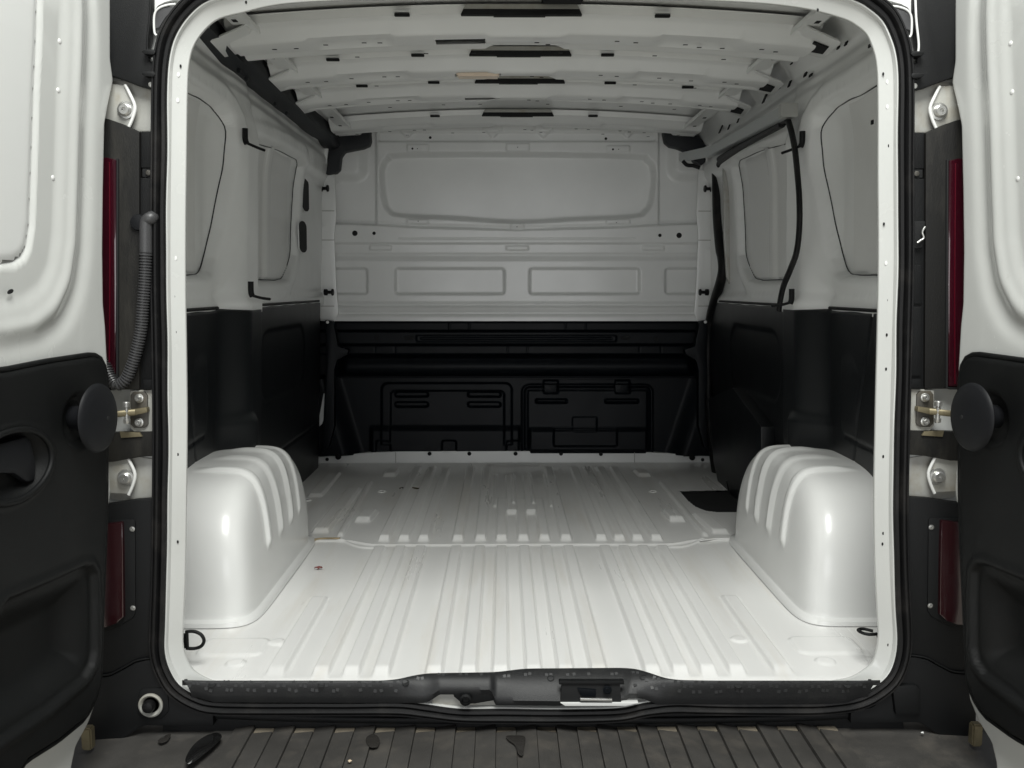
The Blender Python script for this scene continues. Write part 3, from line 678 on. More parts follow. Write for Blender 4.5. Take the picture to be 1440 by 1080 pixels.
# ------------------------------------------------------------------ roof
def zroof(x, z0): return z0-.034*(x/.75)**2
Xg, Yg = np.meshgrid(np.arange(-.86, .861, .01), np.arange(-.03, 2.45, .008), indexing='ij')
hz = .004*np.sin(Yg*24)*0
for y0 in (.30, .86, 1.27, 1.80): hz = hz-.006*np.exp(-((Yg-y0)/.012)**2)
grid('roof_skin', np.stack([Xg, Yg, zroof(Xg, 1.497)+hz], -1), M['white_in'], VAN, flip=True)
def bow(y0, z0, L, slots, pads, cslot, hs=1):
    hd = holder('roof_bow')
    xs = np.unique(np.round(np.concatenate([np.arange(-.755, .756, .012), [a for s_ in slots for a in s_[:2]]]), 4))
    prof = [(-.03, .031), (-.022, .030), (-.016, .012), (0, .006), (.006, .001), (.030, -.020), (.036, -.0245), (.042, -.026), (L*.30, -.027), (L*.42, -.027), (L*.50, -.026), (L*.54, -.019), (L*.66, -.017), (L*.70, -.022), (L*.78, -.022), (L*.82, -.014), (L*.97, .026), (L*1.05, .031)]
    prof = [(a, b*(hs if b < 0 else 1)) for a, b in prof]
    P = np.zeros((len(xs), len(prof), 3))
    for k, (dy, dz) in enumerate(prof):
        notch = S(.112, .085, np.abs(xs))*((.007 if 5 <= k < 8 else 0)-(.010 if 12 < k < 16 else 0)-.003*(8 <= k < 11))
        ext = .018*S(.33, .37, np.abs(xs))*(1-S(.52, .58, np.abs(xs)))*(1 if 5 < k < 10 else 0)
        drop = 0
        P[:, k, 0] = xs; P[:, k, 1] = y0+dy+.012*(1-(xs/.75)**2)*0; P[:, k, 2] = zroof(xs, z0)+dz-notch+ext*.6-drop
    kp = np.ones((len(xs)-1, len(prof)-1), bool)
    for (a, b, k0, k1) in slots:
        xm = (xs[:-1]+xs[1:])/2; kp[np.ix_((xm > a) & (xm < b), range(k0, k1))] = False
    grid('bow_pressing', P, M['white_in'], hd, keep=kp, flip=True, sharp=30)
    for (a, b, k0, k1) in slots:
        box('slot_shade', ((a+b)/2, y0+L*.32, float(zroof(np.array((a+b)/2), z0))-.018), (b-a+.02, L*.25, .006), M['dark'], hd, .001)  # dark board stands in for the shade inside the slot
    if cslot:
        a, b = cslot
        for k_i, (xa, xb, zz) in enumerate([(a, b, .0)]):
            xm = (a+b)/2
            prism('slot_half_shade', [(a+.001, y0-.0325, z0+.016), (a+.010, y0-.0325, z0+.030), (b-.010, y0-.0325, z0+.030), (b-.001, y0-.0325, z0+.016)], (0, .02, 0), M['grey'], hd, .002)  # grey block paints the lighter shade at the top of the gap
            prism('roof_gap_shade', [(a-.004, y0-.033, z0+.004), (a+.003, y0-.033, z0+.018), (b-.003, y0-.033, z0+.018), (b+.004, y0-.033, z0+.004)], (0, .02, 0), M['dark'], hd, .002)  # near-black block stands in for shade between bow and roof skin
            prism('roof_gap_shade_tongue', [(xm-.07, y0-.036, z0+.001), (xm-.065, y0-.036, z0+.008), (xm+.055, y0-.036, z0+.008), (xm+.06, y0-.036, z0+.001)], (0, .02, 0), M['dark'], hd, .001)
    for xp in pads:
        z = float(zroof(np.array(xp), z0)); box('mastic_pad', (xp, y0-.026, z+.010), (.038, .012, .007), M['dark'], hd, .001)
        box('tab', (xp, y0-.030, z+.017), (.040, .010, .003), M['white_in'], hd, .0005)
    # small pierced holes along the underside
    for xp, dy in ((-.42, .3), (-.38, .33), (.03, .35), (.06, .42), (.42, .35), (.46, .42), (.52, .4), (-.52, .3), (.10, .86), (-.14, .86), (.24, .33), (.29, .36), (-.27, .84), (.55, .84), (-.60, .36), (.62, .33), (.66, .38), (-.655, .33), (.36, .86), (-.46, .86)):
        z = float(zroof(np.array(xp), z0))-.0275
        box('hole', (xp, y0+L*dy, z-(.006 if abs(xp+.03) < .1 else -.0)), (.012, .006, .001), M['dark'], hd, 0)
    return hd
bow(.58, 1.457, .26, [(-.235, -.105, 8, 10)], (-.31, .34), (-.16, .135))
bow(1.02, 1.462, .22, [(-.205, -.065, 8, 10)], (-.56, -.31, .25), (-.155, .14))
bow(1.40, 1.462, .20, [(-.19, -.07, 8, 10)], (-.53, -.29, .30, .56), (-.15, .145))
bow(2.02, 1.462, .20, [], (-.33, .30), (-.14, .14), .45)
# interior lamp set in the second bow
il = holder('interior_lamp'); 
box('lamp_lens', (-.135, 1.09, 1.43), (.13, .05, .014), mat('warm_lamp_lens', (.80, .68, .55), .4), il, .005)
# header pressing over the doors
Xg, Tt = np.meshgrid(np.arange(-.80, .801, .012), np.linspace(0, 1, 14), indexing='ij')
hdY = -.02+Tt*.22; hdZ = 1.40+.085*np.sin(Tt*math.pi/2)
hp = holder('roof_header')
grid('header_panel', np.stack([Xg, hdY, hdZ-.03*(Xg/.75)**2-.03*S(.66, .85, np.abs(Xg))], -1), M['white_in'], hp, flip=True)
for a, b, v in [(762, 820, 2)]:
    p1 = PZ(a, v, 1.487); p2 = PZ(b, v, 1.487); box('opening', ((p1[0]+p2[0])/2, p1[1]-.01, 1.492), (p2[0]-p1[0], .07, .012), M['dark'], hp, .004)
for u, v in [(390, 1), (608, 0), (893, 4)]:
    p1 = PZ(u, v, 1.49); box('hole', (p1[0], p1[1], 1.495), (.012, .012, .004), M['dark'], hp, 0)

# cant rail ends: bracket pads and pierced slits
for mir in (False, True):
    cb = holder('cant_rail')
    for y0 in (.55, 1.04, 1.42):
        pts = [(-.70, y0-.02, 1.425), (-.79, y0-.0, 1.395), (-.795, y0+.15, 1.390), (-.70, y0+.17, 1.420)]
        prism('end_bracket', pts, (.01, 0, .010), M['white_in'], cb, .004, mir)
        lathe('hole', [(.013, 0), (.012, .001), (.002, .001)], (-.715, y0-.022, 1.447), (.2, -1, -.3), M['dark'], cb, 10, mir)
        if mir:
            o = prism('opening', [(-.735, y0+.045, 1.4105), (-.775, y0+.05, 1.3975), (-.778, y0+.10, 1.3935), (-.745, y0+.115, 1.4035)], (.003, 0, -.003), M['dark'], cb, 0, mir)
if True:
    cr = holder('pierced_slit_row')
    for u, v, a, b in [(1231, 61, 14, 5), (1193, 60, 4, 6), (1223, 86, 5, 10), (1230, 79, 4, 9), (1199, 100, 4, 8), (1136, 102, 5, 10), (1143, 105, 6, 4), (1116, 87, 4, 4), (1113, 117, 4, 9), (1078, 137, 5, 14), (1016, 180, 4, 13), (1027, 178, 3, 7), (1040, 169, 3, 6), (1182, 66, 4, 4), (1099, 122, 4, 4), (1230, 172, 3, 6)]:
        # point on the curved cant panel
        best = None
        for t in np.linspace(1.2, 1.52, 120):
            x, z = xwall(np.array(t)); p = PX(u, v, float(x)-.004)
            if best is None or abs(p[2]-float(z)) < best[0]: best = (abs(p[2]-float(z)), p, t)
        p = best[1]; tz = max(0, (best[2]-1.33)/.2); dpx = (p[1]-CAM[1])/FOC
        nrmv = Vector((-math.cos(tz), 0, -math.sin(tz)))
        o = box('slit', (0, 0, 0), (.0035, a*dpx*2.2, b*dpx), M['dark'], cr, .0005); o.location = Vector(p)+nrmv*.006
        o.rotation_euler = (0, tz, 0)

for sx in (-1, 1):
    rr = holder('roof_side_rail')
    box('rail_strip', (sx*.705, 1.20, 1.437), (.05, 1.9, .010), M['white_in'], rr, .002)
    box('rail_edge', (sx*.675, 1.20, 1.431), (.006, 1.9, .014), M['white_in'], rr, .001)
    for k in range(9): box('hole', (sx*.712, .50+k*.19, 1.4315), (.012, .022, .001), M['dark'], rr, 0)
# left: black foam duct along the cant rail, hooking round at the bulkhead
tl = [(292, 22), (310, 40), (325, 57), (345, 70), (362, 84), (395, 115), (427, 147), (447, 165), (462, 178), (474, 188)]
bl_ = [(276, 40), (298, 62), (333, 97), (365, 124), (397, 150), (420, 168), (440, 186), (455, 196), (462, 206), (470, 214)]
tl = spline(tl, 5); bl_ = spline(bl_, 5)
A = np.array([PZ(u, v, 1.435) for u, v in tl]); B = np.array([PX(u, v, -.795) for u, v in bl_])
A[:, 1] = np.maximum(A[:, 1], .12); Bt = B.copy(); At = A.copy(); At[:, 0] -= .02; At[:, 2] += .06; Bt[:, 0] -= .06
mid1 = (A+B)/2+np.array([.018, 0, -.014]); q1 = A*.8+B*.2+np.array([.010, 0, -.010]); q3 = A*.2+B*.8+np.array([.012, 0, -.006])
grid('foam_duct', np.stack([At, A, q1, mid1, q3, B, Bt], 1), M['foam'], VAN, sharp=60)
for mir in (False, True):
    fh = plate('foam_hook', [(452, 176), (470, 190), (498, 190), (508, 187), (514, 181), (520, 181), (521, 198), (519, 204), (510, 208), (484, 213), (479, 220), (477, 238), (472, 243), (462, 245), (448, 245), (449, 200)] if not mir else
          [(470, 190), (500, 184), (514, 181), (520, 184), (517, 199), (510, 205), (500, 207), (482, 214), (476, 226), (466, 232), (458, 225), (456, 205)], 2.29, .06, M['foam'], VAN, .006, mir)
for c in [(345, 95), (356, 106), (396, 141), (412, 154)]: box('duct_clip', PX(c[0]-8, c[1]+6, -.79), (.01, .03, .012), M['foam'], VAN, .002)
# white channel between roof and bulkhead (left and right)
for mir in (False, True):
    cn = holder('corner_bracket')
    plate('bracket', [(468, 180), (490, 173), (515, 174), (520, 178), (513, 182), (506, 189), (476, 191)], 2.27, .02, M['white_in'], cn, .004, mir)
    lathe('hole', [(.005, 0), (.004, .001), (.001, .001)], PY(505, 182, 2.268), (0, -1, 0), M['dark'], cn, 10, mir)
    plate('gap', [(474, 178), (500, 173), (494, 178), (478, 180)], 2.262, .004, M['dark'], cn, 0, mir)
    plate('tab', [(448, 200), (462, 206), (459, 230), (447, 232)], 2.26, .012, M['white_in'], cn, .003, mir)

# left side wall slots, hooks
sw = holder('pillar_slots')
for u, v, hw, hh in [(428, 274, 4.5, 23), (424.5, 333, 5, 22)]:
    c = PX(u, v, -.846); n = 20; sy = hw*abs(PX(u+1, v, -.846)[1]-c[1]); sz = hh*abs(PX(u, v+1, -.846)[2]-c[2]); r = sy
    pts = []
    for k in range(n):
        a = 2*math.pi*k/n; pts.append((float(c[0]), float(c[1]+r*math.cos(a)), float(c[2]+(sz-r*.35)*(1 if math.sin(a) >= 0 else -1)*1+r*.35*math.sin(a))))
    prism('slot', pts, (.006, 0, 0), M['dark'], sw, 0)
    prism('slot_rim', [(p[0], c[1]+(p[1]-c[1])*1.12, c[2]+(p[2]-c[2])*1.03) for p in pts], (.0035, 0, 0), M['white_in'], sw, .001)
def hook(u, v, X, s, parent):
    c = PX(u, v, X)
    h = holder('cable_clip')
    tube('clip_post', [c+np.array([0, 0, .030]), c+np.array([0, 0, .0]), c+np.array([.004*s, 0, -.012])], .008, M['plastic'], h, mir=False)
    tube('clip_arm', [c+np.array([.0*s, 0, -.008]), c+np.array([.02*s, .03, -.016]), c+np.array([.035*s, .07, -.020])], .004, M['plastic'], h)
hook(345, 196, -.775, 1, None); hook(353, 411, -.765, 1, None); hook(1128, 200, .775, -1, None); hook(1113, 421, .765, -1, None)

# right: sliding-door track, seal and door edge
sd = holder('sliding_door_track')
pa = [PX(1108, 158, .755), PX(1060, 186, .755), PX(1006, 212, .755)]
pb = PX(960, 221, .715)
def bar(name, p0, p1, wy, hz_, m, parent):
    p0 = Vector(p0); p1 = Vector(p1); d = p1-p0; q = d.to_track_quat('Y', 'Z').to_matrix().to_4x4()
    bm = bmesh.new(); bmesh.ops.create_cube(bm, size=1, matrix=Matrix.Translation((p0+p1)/2) @ q @ Matrix.Diagonal((wy, d.length, hz_, 1)))
    bmesh.ops.bevel(bm, geom=list(bm.edges), offset=.002, segments=2, affect='EDGES')
    return bm_link(name, bm, m, parent)
bar('track_rail', pa[0], pa[2], .045, .034, M['rail'], sd); bar('track_rail', pa[2]+np.array([0, -.01, 0]), pb, .03, .036, M['rail'], sd)
bar('rail_end_cap', pa[0]+np.array([-.004, -.03, .002]), pa[0]+np.array([-.004, .0, 0]), .048, .040, M['steel'], sd)
for (u, v, a) in [(968, 233, .02), (972, 205, .02)]: pass
sp_ = [PX(u, v, .762) for u, v in [(1010, 232), (1014, 226), (1040, 208), (1075, 186), (1098, 171), (1106, 168), (1111, 178), (1117, 205), (1121, 240), (1124, 280), (1124, 320), (1120, 355), (1111, 380), (1101, 405), (1095, 436)]]
tube('door_seal', sp_, .011, M['rubber'], sd, seg=12, flat=(1.1, .7))
tube('door_seal', [PX(u, v, .765) for u, v in [(1012, 224), (1030, 213), (1060, 196), (1100, 174)]], .012, M['rubber'], sd)
prism('door_lower_trim', [PX(u, v, .812) for u, v in [(996, 560), (1003, 650), (1011, 687), (1022, 707), (1040, 724), (1070, 724), (1070, 600), (1030, 545)]], (.05, 0, 0), M['inner_black'], sd, .006)
# vertical black seal at the front edge of the sliding door
vs_ = [(1008, 222), (1009, 250), (1010, 300), (1013, 340), (1017, 375), (1013, 398), (1003, 430), (997, 460), (995, 500), (996, 550), (999, 600), (1004, 650), (1012, 690), (1024, 715), (1040, 730)]
tube('front_seal', [PX(u, v, .845) for u, v in vs_], .020, M['rubber'], sd, seg=12, rf=lambda t, i: .030 if t < .25 else .030-.012*t, flat=(1.0, .8))
tube('edge_bead', [PX(u, v, .806) for u, v in [(1022, 677), (1027, 700), (1034, 717), (1042, 728)]], .003, M['plastic'], sd)
plate('seal_lug', [(1020, 222), (1034, 216), (1031, 226), (1022, 230)], 2.0, .03, M['plastic'], sd, .003)
plate('door_post', [(1017, 232), (1031, 226), (1033, 260), (1032, 330), (1030, 380), (1026, 400), (1022, 390), (1018, 330)], 1.98, .02, M['grey'], sd, .004)
cable = tube('guide_roller_arm', [PY(960, 226, 2.1), PY(966, 232, 2.1), PY(975, 233, 2.1), PY(984, 236, 2.1)], .008, M['plastic'], sd)

# ------------------------------------------------------------------ rear corner pillars: hinges, trims, lamps
YT = -.066
def pp(px, Y): return [PY(u, v, Y) for u, v in px]
for mir in (False, True):
    cp = holder('corner_pillar_trim')
    plate('upper_cover', [(120, -60), (214, -60), (214, 10), (209, 60), (207, 70), (210, 86), (217, 86), (217, 126), (196, 121), (176, 113), (158, 107), (120, 98)], YT-.01, .02, M['plastic'], cp, .004, mir)
    tube('cover_bead', pp([(213, -40), (211, 20), (207, 60), (209, 76)], YT-.011), .0022, M['white'] if mir else M['plastic'], cp, mir=mir)
    for v in (73, 104): plate('rib_tab', [(199, v-4), (216, v-4), (219, v), (216, v+4), (203, v+3), (199, v)], YT-.028, .03, M['plastic'], cp, .003, mir)
    lathe('screw', [(.005, 0), (.005, .002), (.002, .003)], PY(213, 119, YT-.012), (0, -1, 0), M['steel'], cp, 12, mir)
    plate('middle_cover', [(120, 160), (152, 167), (172, 174), (196, 185), (196, 548), (120, 548)], YT-.008, .02, M['dirty'], cp, .003, mir)
    plate('inner_cover', [(198, 185), (222, 185), (222, 236), (198, 236)], YT-.002, .02, M['plastic'], cp, .002, mir)
    plate('inner_cover', [(197, 250), (222, 250), (222, 548), (190, 548), (190, 480), (197, 400)], YT-.001, .02, M['plastic'], cp, .002, mir)
    plate('inner_block', [(200, 237), (222, 237), (222, 249), (200, 249)], YT-.0005, .01, M['dark'], cp, .001, mir)
    plate('ledge', [(201, 534), (222, 534), (222, 548), (201, 548)], YT-.012, .02, M['plastic'], cp, .002, mir)
    lathe('screw', [(.005, 0), (.005, .002), (.002, .003)], PY(209, 243, YT-.002), (0, -1, 0), M['bracket'], cp, 12, mir)
    if mir:
        plate('latch_housing', [(196, 310), (216, 310), (218, 350), (200, 348)], YT-.012, .02, M['dark'], cp, .003, mir)
        tube('loop', pp([(197, 318), (201, 326), (199, 334), (204, 338), (208, 341)], YT-.018), .0022, M['steel'], cp, mir=mir)
        for va, vb in ((372, 428), (431, 530)): plate('cover_panel', [(200, va), (221, va), (221, vb), (200, vb)], YT-.006, .01, M['plastic'], cp, .003, mir)
    else:
        lathe('grommet', [(.016, 0), (.014, .006), (.006, .008)], PY(195, 313, YT-.009), (0, -1, 0), M['disc'], cp, 20)
    plate('hinge_gap_cover', [(120, 610), (222, 606), (222, 641), (196, 643), (158, 650), (120, 650)], YT-.006, .02, M['dirty'], cp, .003, mir)
    plate('lower_cover', [(120, 712), (160, 708), (190, 703), (222, 701), (224, 900), (222, 925), (206, 926), (190, 930), (178, 937), (155, 949), (120, 952)], YT-.010, .02, M['plastic'], cp, .004, mir)
    plate('foot_cover', [(120, 955), (155, 951), (178, 939), (190, 932), (206, 928), (222, 927), (226, 945), (240, 975), (268, 998), (300, 1006), (300, 1022), (205, 1021), (196, 1024), (168, 1044), (160, 1046), (120, 1044)], YT-.014, .03, M['plastic'], cp, .005, mir)
    tube('step_bead', pp([(135, 950), (155, 948), (175, 938), (192, 929), (215, 925)], YT-.013), .002, M['trim'], cp, mir=mir)
    # hinge zones: grey body pad, hinge leaf, bolt
    for (v0, v1, vb) in ((112, 186, 155), (638, 708, 672)):
        hg = holder('door_hinge')
        plate('body_pad', [(150, v0+4), (165, v0), (222, v0+8), (222, v1-1), (196, v1-1), (150, v1-6)], YB-.004, .006, M['grey'], hg, .003, mir)
        dv = vb-155
        plate('hinge_leaf', [(140, 116+dv), (176, 119+dv), (190, 150+dv), (181, 178+dv), (140, 176+dv)], YT+.004, .010, M['grey'], hg, .003, mir)
        tube('leaf_edge', pp([(176, 119+dv), (183, 133+dv), (190, 150+dv), (187, 165+dv), (181, 179+dv)], YT+.001), .0032, M['glassprint'], hg, mir=mir, sm=3)
        lathe('bolt', [(.017, 0), (.016, .002), (.012, .0025), (.0115, .010), (.009, .012), (.004, .012), (.0035, .006), (.0005, .006)], PY(177, vb, YT+.003), (0, -1, 0), M['steel'], hg, 20, mir)
        pass
    # door check strap
    ck = holder('door_check')
    plate('base_pad', [(183, 549), (222, 548), (222, 608), (188, 607), (182, 600), (182, 556)], YT-.004, .012, M['grey'], ck, .002, mir)
    plate('bracket', [(187, 551), (203, 551), (207, 556), (208, 597), (203, 602), (188, 602), (183, 597), (183, 556)], YT-.009, .006, M['bracket'], ck, .002, mir)
    for v in (560, 594): bolt('bolt', PY(196, v, YT-.009), (0, -1, 0), .0058, M['steel'], ck, mir, h=.009)
    plate('yoke', [(172, 577), (186, 576), (206, 573), (207, 580), (190, 584), (172, 583)], YT-.022, .016, M['brass'], ck, .002, mir)
    lathe('pin', [(.0055, -.020), (.0065, -.018), (.0065, -.012), (.0045, -.012), (.0045, .012), (.0068, .012), (.0068, .020), (.005, .022)], PY(178, 581, YT-.028), (0, 0, 1), M['steel'], ck, 16, mir)
    tube('strap', [PY(190, 580, YT-.024), PY(178, 581, YT-.030), PY(160, 583, YT-.045), PY(140, 585, YT-.08)], .004, M['brass'], ck, mir=mir, flat=(1.5, .6))
    plate('rust_shelf', [(168, 607), (196, 608), (200, 614), (170, 616)], YT-.010, .006, M['brass'], ck, .001, mir)
    # lamps
    tlp = holder('tail_lamp')
    outer = [(110, 220), (150, 221), (163, 224), (163.5, 400), (162, 545), (110, 545)]
    plate('lens', [(x, y) for x, y in outer], YT-.016, .02, M['lens'], tlp, .004, mir)
    for uu in (150, 154.5, 159.5):
        if uu == 154.5: tube('lens_rib', pp([(uu-.5, 228), (uu, 400), (uu-1, 541)], YT-.0158), .0030, M['lens_hi'], tlp, seg=8, mir=mir, flat=(1, .5))
    plate('lamp_edge', [(163.5, 222), (166, 223), (166, 546), (160, 549), (110, 549), (110, 546), (163, 545.5)], YT-.014, .01, M['dark'], tlp, .001, mir)
    ll = holder('fog_lamp')
    plate('bezel', [(110, 733), (187, 730), (190, 734), (190.5, 862), (186, 870), (168, 880), (150, 886), (110, 888)], YT-.013, .012, M['plastic'], ll, .003, mir)
    plate('lens', [(110, 739), (150, 737), (172, 734), (173, 780), (174, 868), (164, 877), (148, 883), (110, 884)], YT-.022, .016, M['lens2'], ll, .004, mir)
    for u, v in ((186, 744), (187, 855)): bolt('screw', PY(u, v, YT-.013), (0, -1, 0), .0035, M['steel'], ll, mir)
    # bonnet-like white corner above the seal with its pressed pad
    wc = holder('roof_corner_pad')
    plate('gasket', [(215, 20), (222, 8), (232, 3), (250, -2), (252, -40), (213, -40)], YT+.003, .01, M['white'], wc, .002, mir)
    plate('pressed_pad', [(219, 40), (216, 48), (218, 20), (224, 12), (236, 8), (246, 10), (232, 25), (224, 38)], YT+.0, .01, M['conduit'], wc, .003, mir)
    tube('pad_rim', pp([(220, 50), (217, 44), (217, 22), (223, 12), (236, 7), (247, 6)], YT-.001), .0022, M['glassprint'], wc, mir=mir)
# door stop buffer, left corner only; plain boss on the right
bf = holder('door_buffer'); c = PY(212, 990, YT-.014)
plate('buffer_seat', [(193, 974), (200, 968), (228, 967), (236, 975), (238, 1000), (228, 1012), (200, 1012), (192, 1004)], YT-.017, .01, M['plastic'], bf, .005)
lathe('cup', [(.024, 0), (.024, .004), (.021, .006), (.018, .004), (.016, .0), (.001, 0)], c+np.array([.002, -.004, 0]), (0, -1, 0), M['grey'], bf, 32)
lathe('rubber_button', [(.0125, 0), (.0125, .010), (.010, .015), (.005, .017), (.001, .0172)], c+np.array([0, -.005, 0]), (0, -1, 0), M['rubber'], bf, 28)
rb = holder('corner_boss')
plate('boss', [(200, 972), (208, 967), (232, 968), (240, 978), (236, 1010), (200, 1010)], YT-.024, .02, M['plastic'], rb, .006, True)

# cable conduit on the left
cdp = holder('cable_conduit')
pth = pp([(213, 306), (206, 312), (205, 330), (205, 358)], YT-.026)
tube('rubber_sleeve', [PY(217, 305, YT)]+pth, .0118, M['conduit'], cdp, seg=18)
pts = [PY(u, v, YT-.028) for u, v in [(205, 354), (204, 390), (201, 430), (198, 465), (190, 500), (180, 528), (172, 538)]]+[PY(163, 541, YT-.028), PY(155, 531, YT-.024), PY(147, 514, YT-.018), PY(140, 500, YT-.012)]
tube('corrugated_hose', pts, .0105, M['conduit'], cdp, seg=18, step=.00135, rf=lambda t, i: .0118 if i % 4 < 2 else .0092)

# ------------------------------------------------------------------ rear doors
AL = R(8); DO = np.array([-.815, -.10, 0]); DD = np.array([-math.sin(AL), -math.cos(AL), 0]); DN = np.array([math.cos(AL), -math.sin(AL), 0])
def PD(u, v, h=0):
    d = _ray(u, v); O_ = DO+DN*h; t = ((O_-CAM)@DN)/(d@DN); p = CAM+d*t; return ((p-DO)@DD, p[2])
def DW(s, z, h): return DO+DD*s+DN*h+np.array([0, 0, z])
def dpoly(px, h=0): return [PD(u, v, h) for u, v in px]
edgeA = dpoly([(157, -40), (157, 85), (161, 115), (154, 147), (149, 175), (147, 267), (146, 353), (147, 427), (150, 460), (153, 520), (154, 640), (157, 687), (155, 720), (151, 790), (148, 853), (146, 900), (144, 940), (138, 985), (127, 1015), (110, 1046), (104, 1075)], .0)
for i_, (u_, v_) in enumerate([(157, -40), (157, 85), (161, 115), (154, 147), (149, 175), (147, 267), (146, 353), (147, 427), (150, 460), (153, 520), (154, 640), (157, 687), (155, 720), (151, 790), (148, 853)]): edgeA[i_] = PD(u_, v_, .024)
edgeA = [(edgeA[0][0]-.02, 1.6)]+edgeA+[(edgeA[-1][0]+.03, -.28)]
zsA = np.array([p[1] for p in edgeA])[::-1]; ssA = np.array([p[0] for p in edgeA])[::-1]
DT = .026
innerB = dpoly([(150, 720), (148, 790), (144, 853), (142, 890), (139, 935), (132, 978), (120, 1008), (98, 1036), (70, 1056), (33, 1080)], DT)
zB0 = innerB[-1]
polyB = [(-.12, 1.7), (-.12, .5)]+[(innerB[0][0]-.1, .45)]+[(s-.0, z) for s, z in innerB]+[(.36, zB0[1]-.02), (.66, zB0[1]-.03), (.68, 1.7)]
trimC = dpoly([(147, 545), (146, 530), (143, 512), (136, 501), (126, 498), (60, 508), (0, 520)], DT)
tt0 = trimC[-1]; trimC = trimC+[(.62, tt0[1]+.02), (.66, tt0[1]-.03)]
trimlow = dpoly([(33, 1070), (78, 1042), (115, 1012), (130, 985), (137, 960), (139, 900), (143, 800), (146, 720)], DT)
polyC = trimC+[(.66, trimlow[0][1]-.01), (.36, trimlow[0][1]-.012)]+trimlow
pocket = dpoly([(0, 843), (60, 818), (108, 796), (119, 796), (125, 806), (127, 840), (127, 915), (123, 935), (112, 953), (60, 998), (0, 1037)], DT)
pocket = pocket+[(pocket[-1][0]+.22, pocket[-1][1]-.0), (pocket[-1][0]+.24, pocket[0][1]-.03), (pocket[0][0]+.02, pocket[0][1]-.01)]
winD = dpoly([(63, -10), (62, 40), (61, 67), (58, 130), (55, 233), (52, 317), (47, 350), (40, 364), (27, 373), (0, 377)], DT)
winD = [(winD[0][0], 1.34)]+winD+[(.55, winD[-1][1]), (.58, .9), (.58, 1.34)]
bs_c = PD(103, 592, DT)      # recess of the bump stop
hp_c = PD(8, 655, DT)        # handle pocket centre
def door_h(Sg, Zg):
    h = DT*S(-.010, .006, sdp(Sg, Zg, polyB))
    d = sdp(Sg, Zg, winD)
    h -= .016*S(-.004, .008, d)
    h -= .005*np.exp(-((d+.001)/.0025)**2)
    # broad hollow round the window, then a crest and the outer flat
    h -= .008*S(-.075, -.045, d)*(1-S(-.006, .0, d))*.7
    gz = S(.665, .73, Zg)
    h += .006*np.exp(-((d+.098)/.016)**2)*gz
    h -= .006*np.exp(-((d+.135)/.020)**2)*gz*S(0, .03, Sg)
    h -= .075*S(.012, .022, sdp(Sg, Zg, polyC))
    return h
def edge_s(z): return np.interp(z, zsA, ssA)
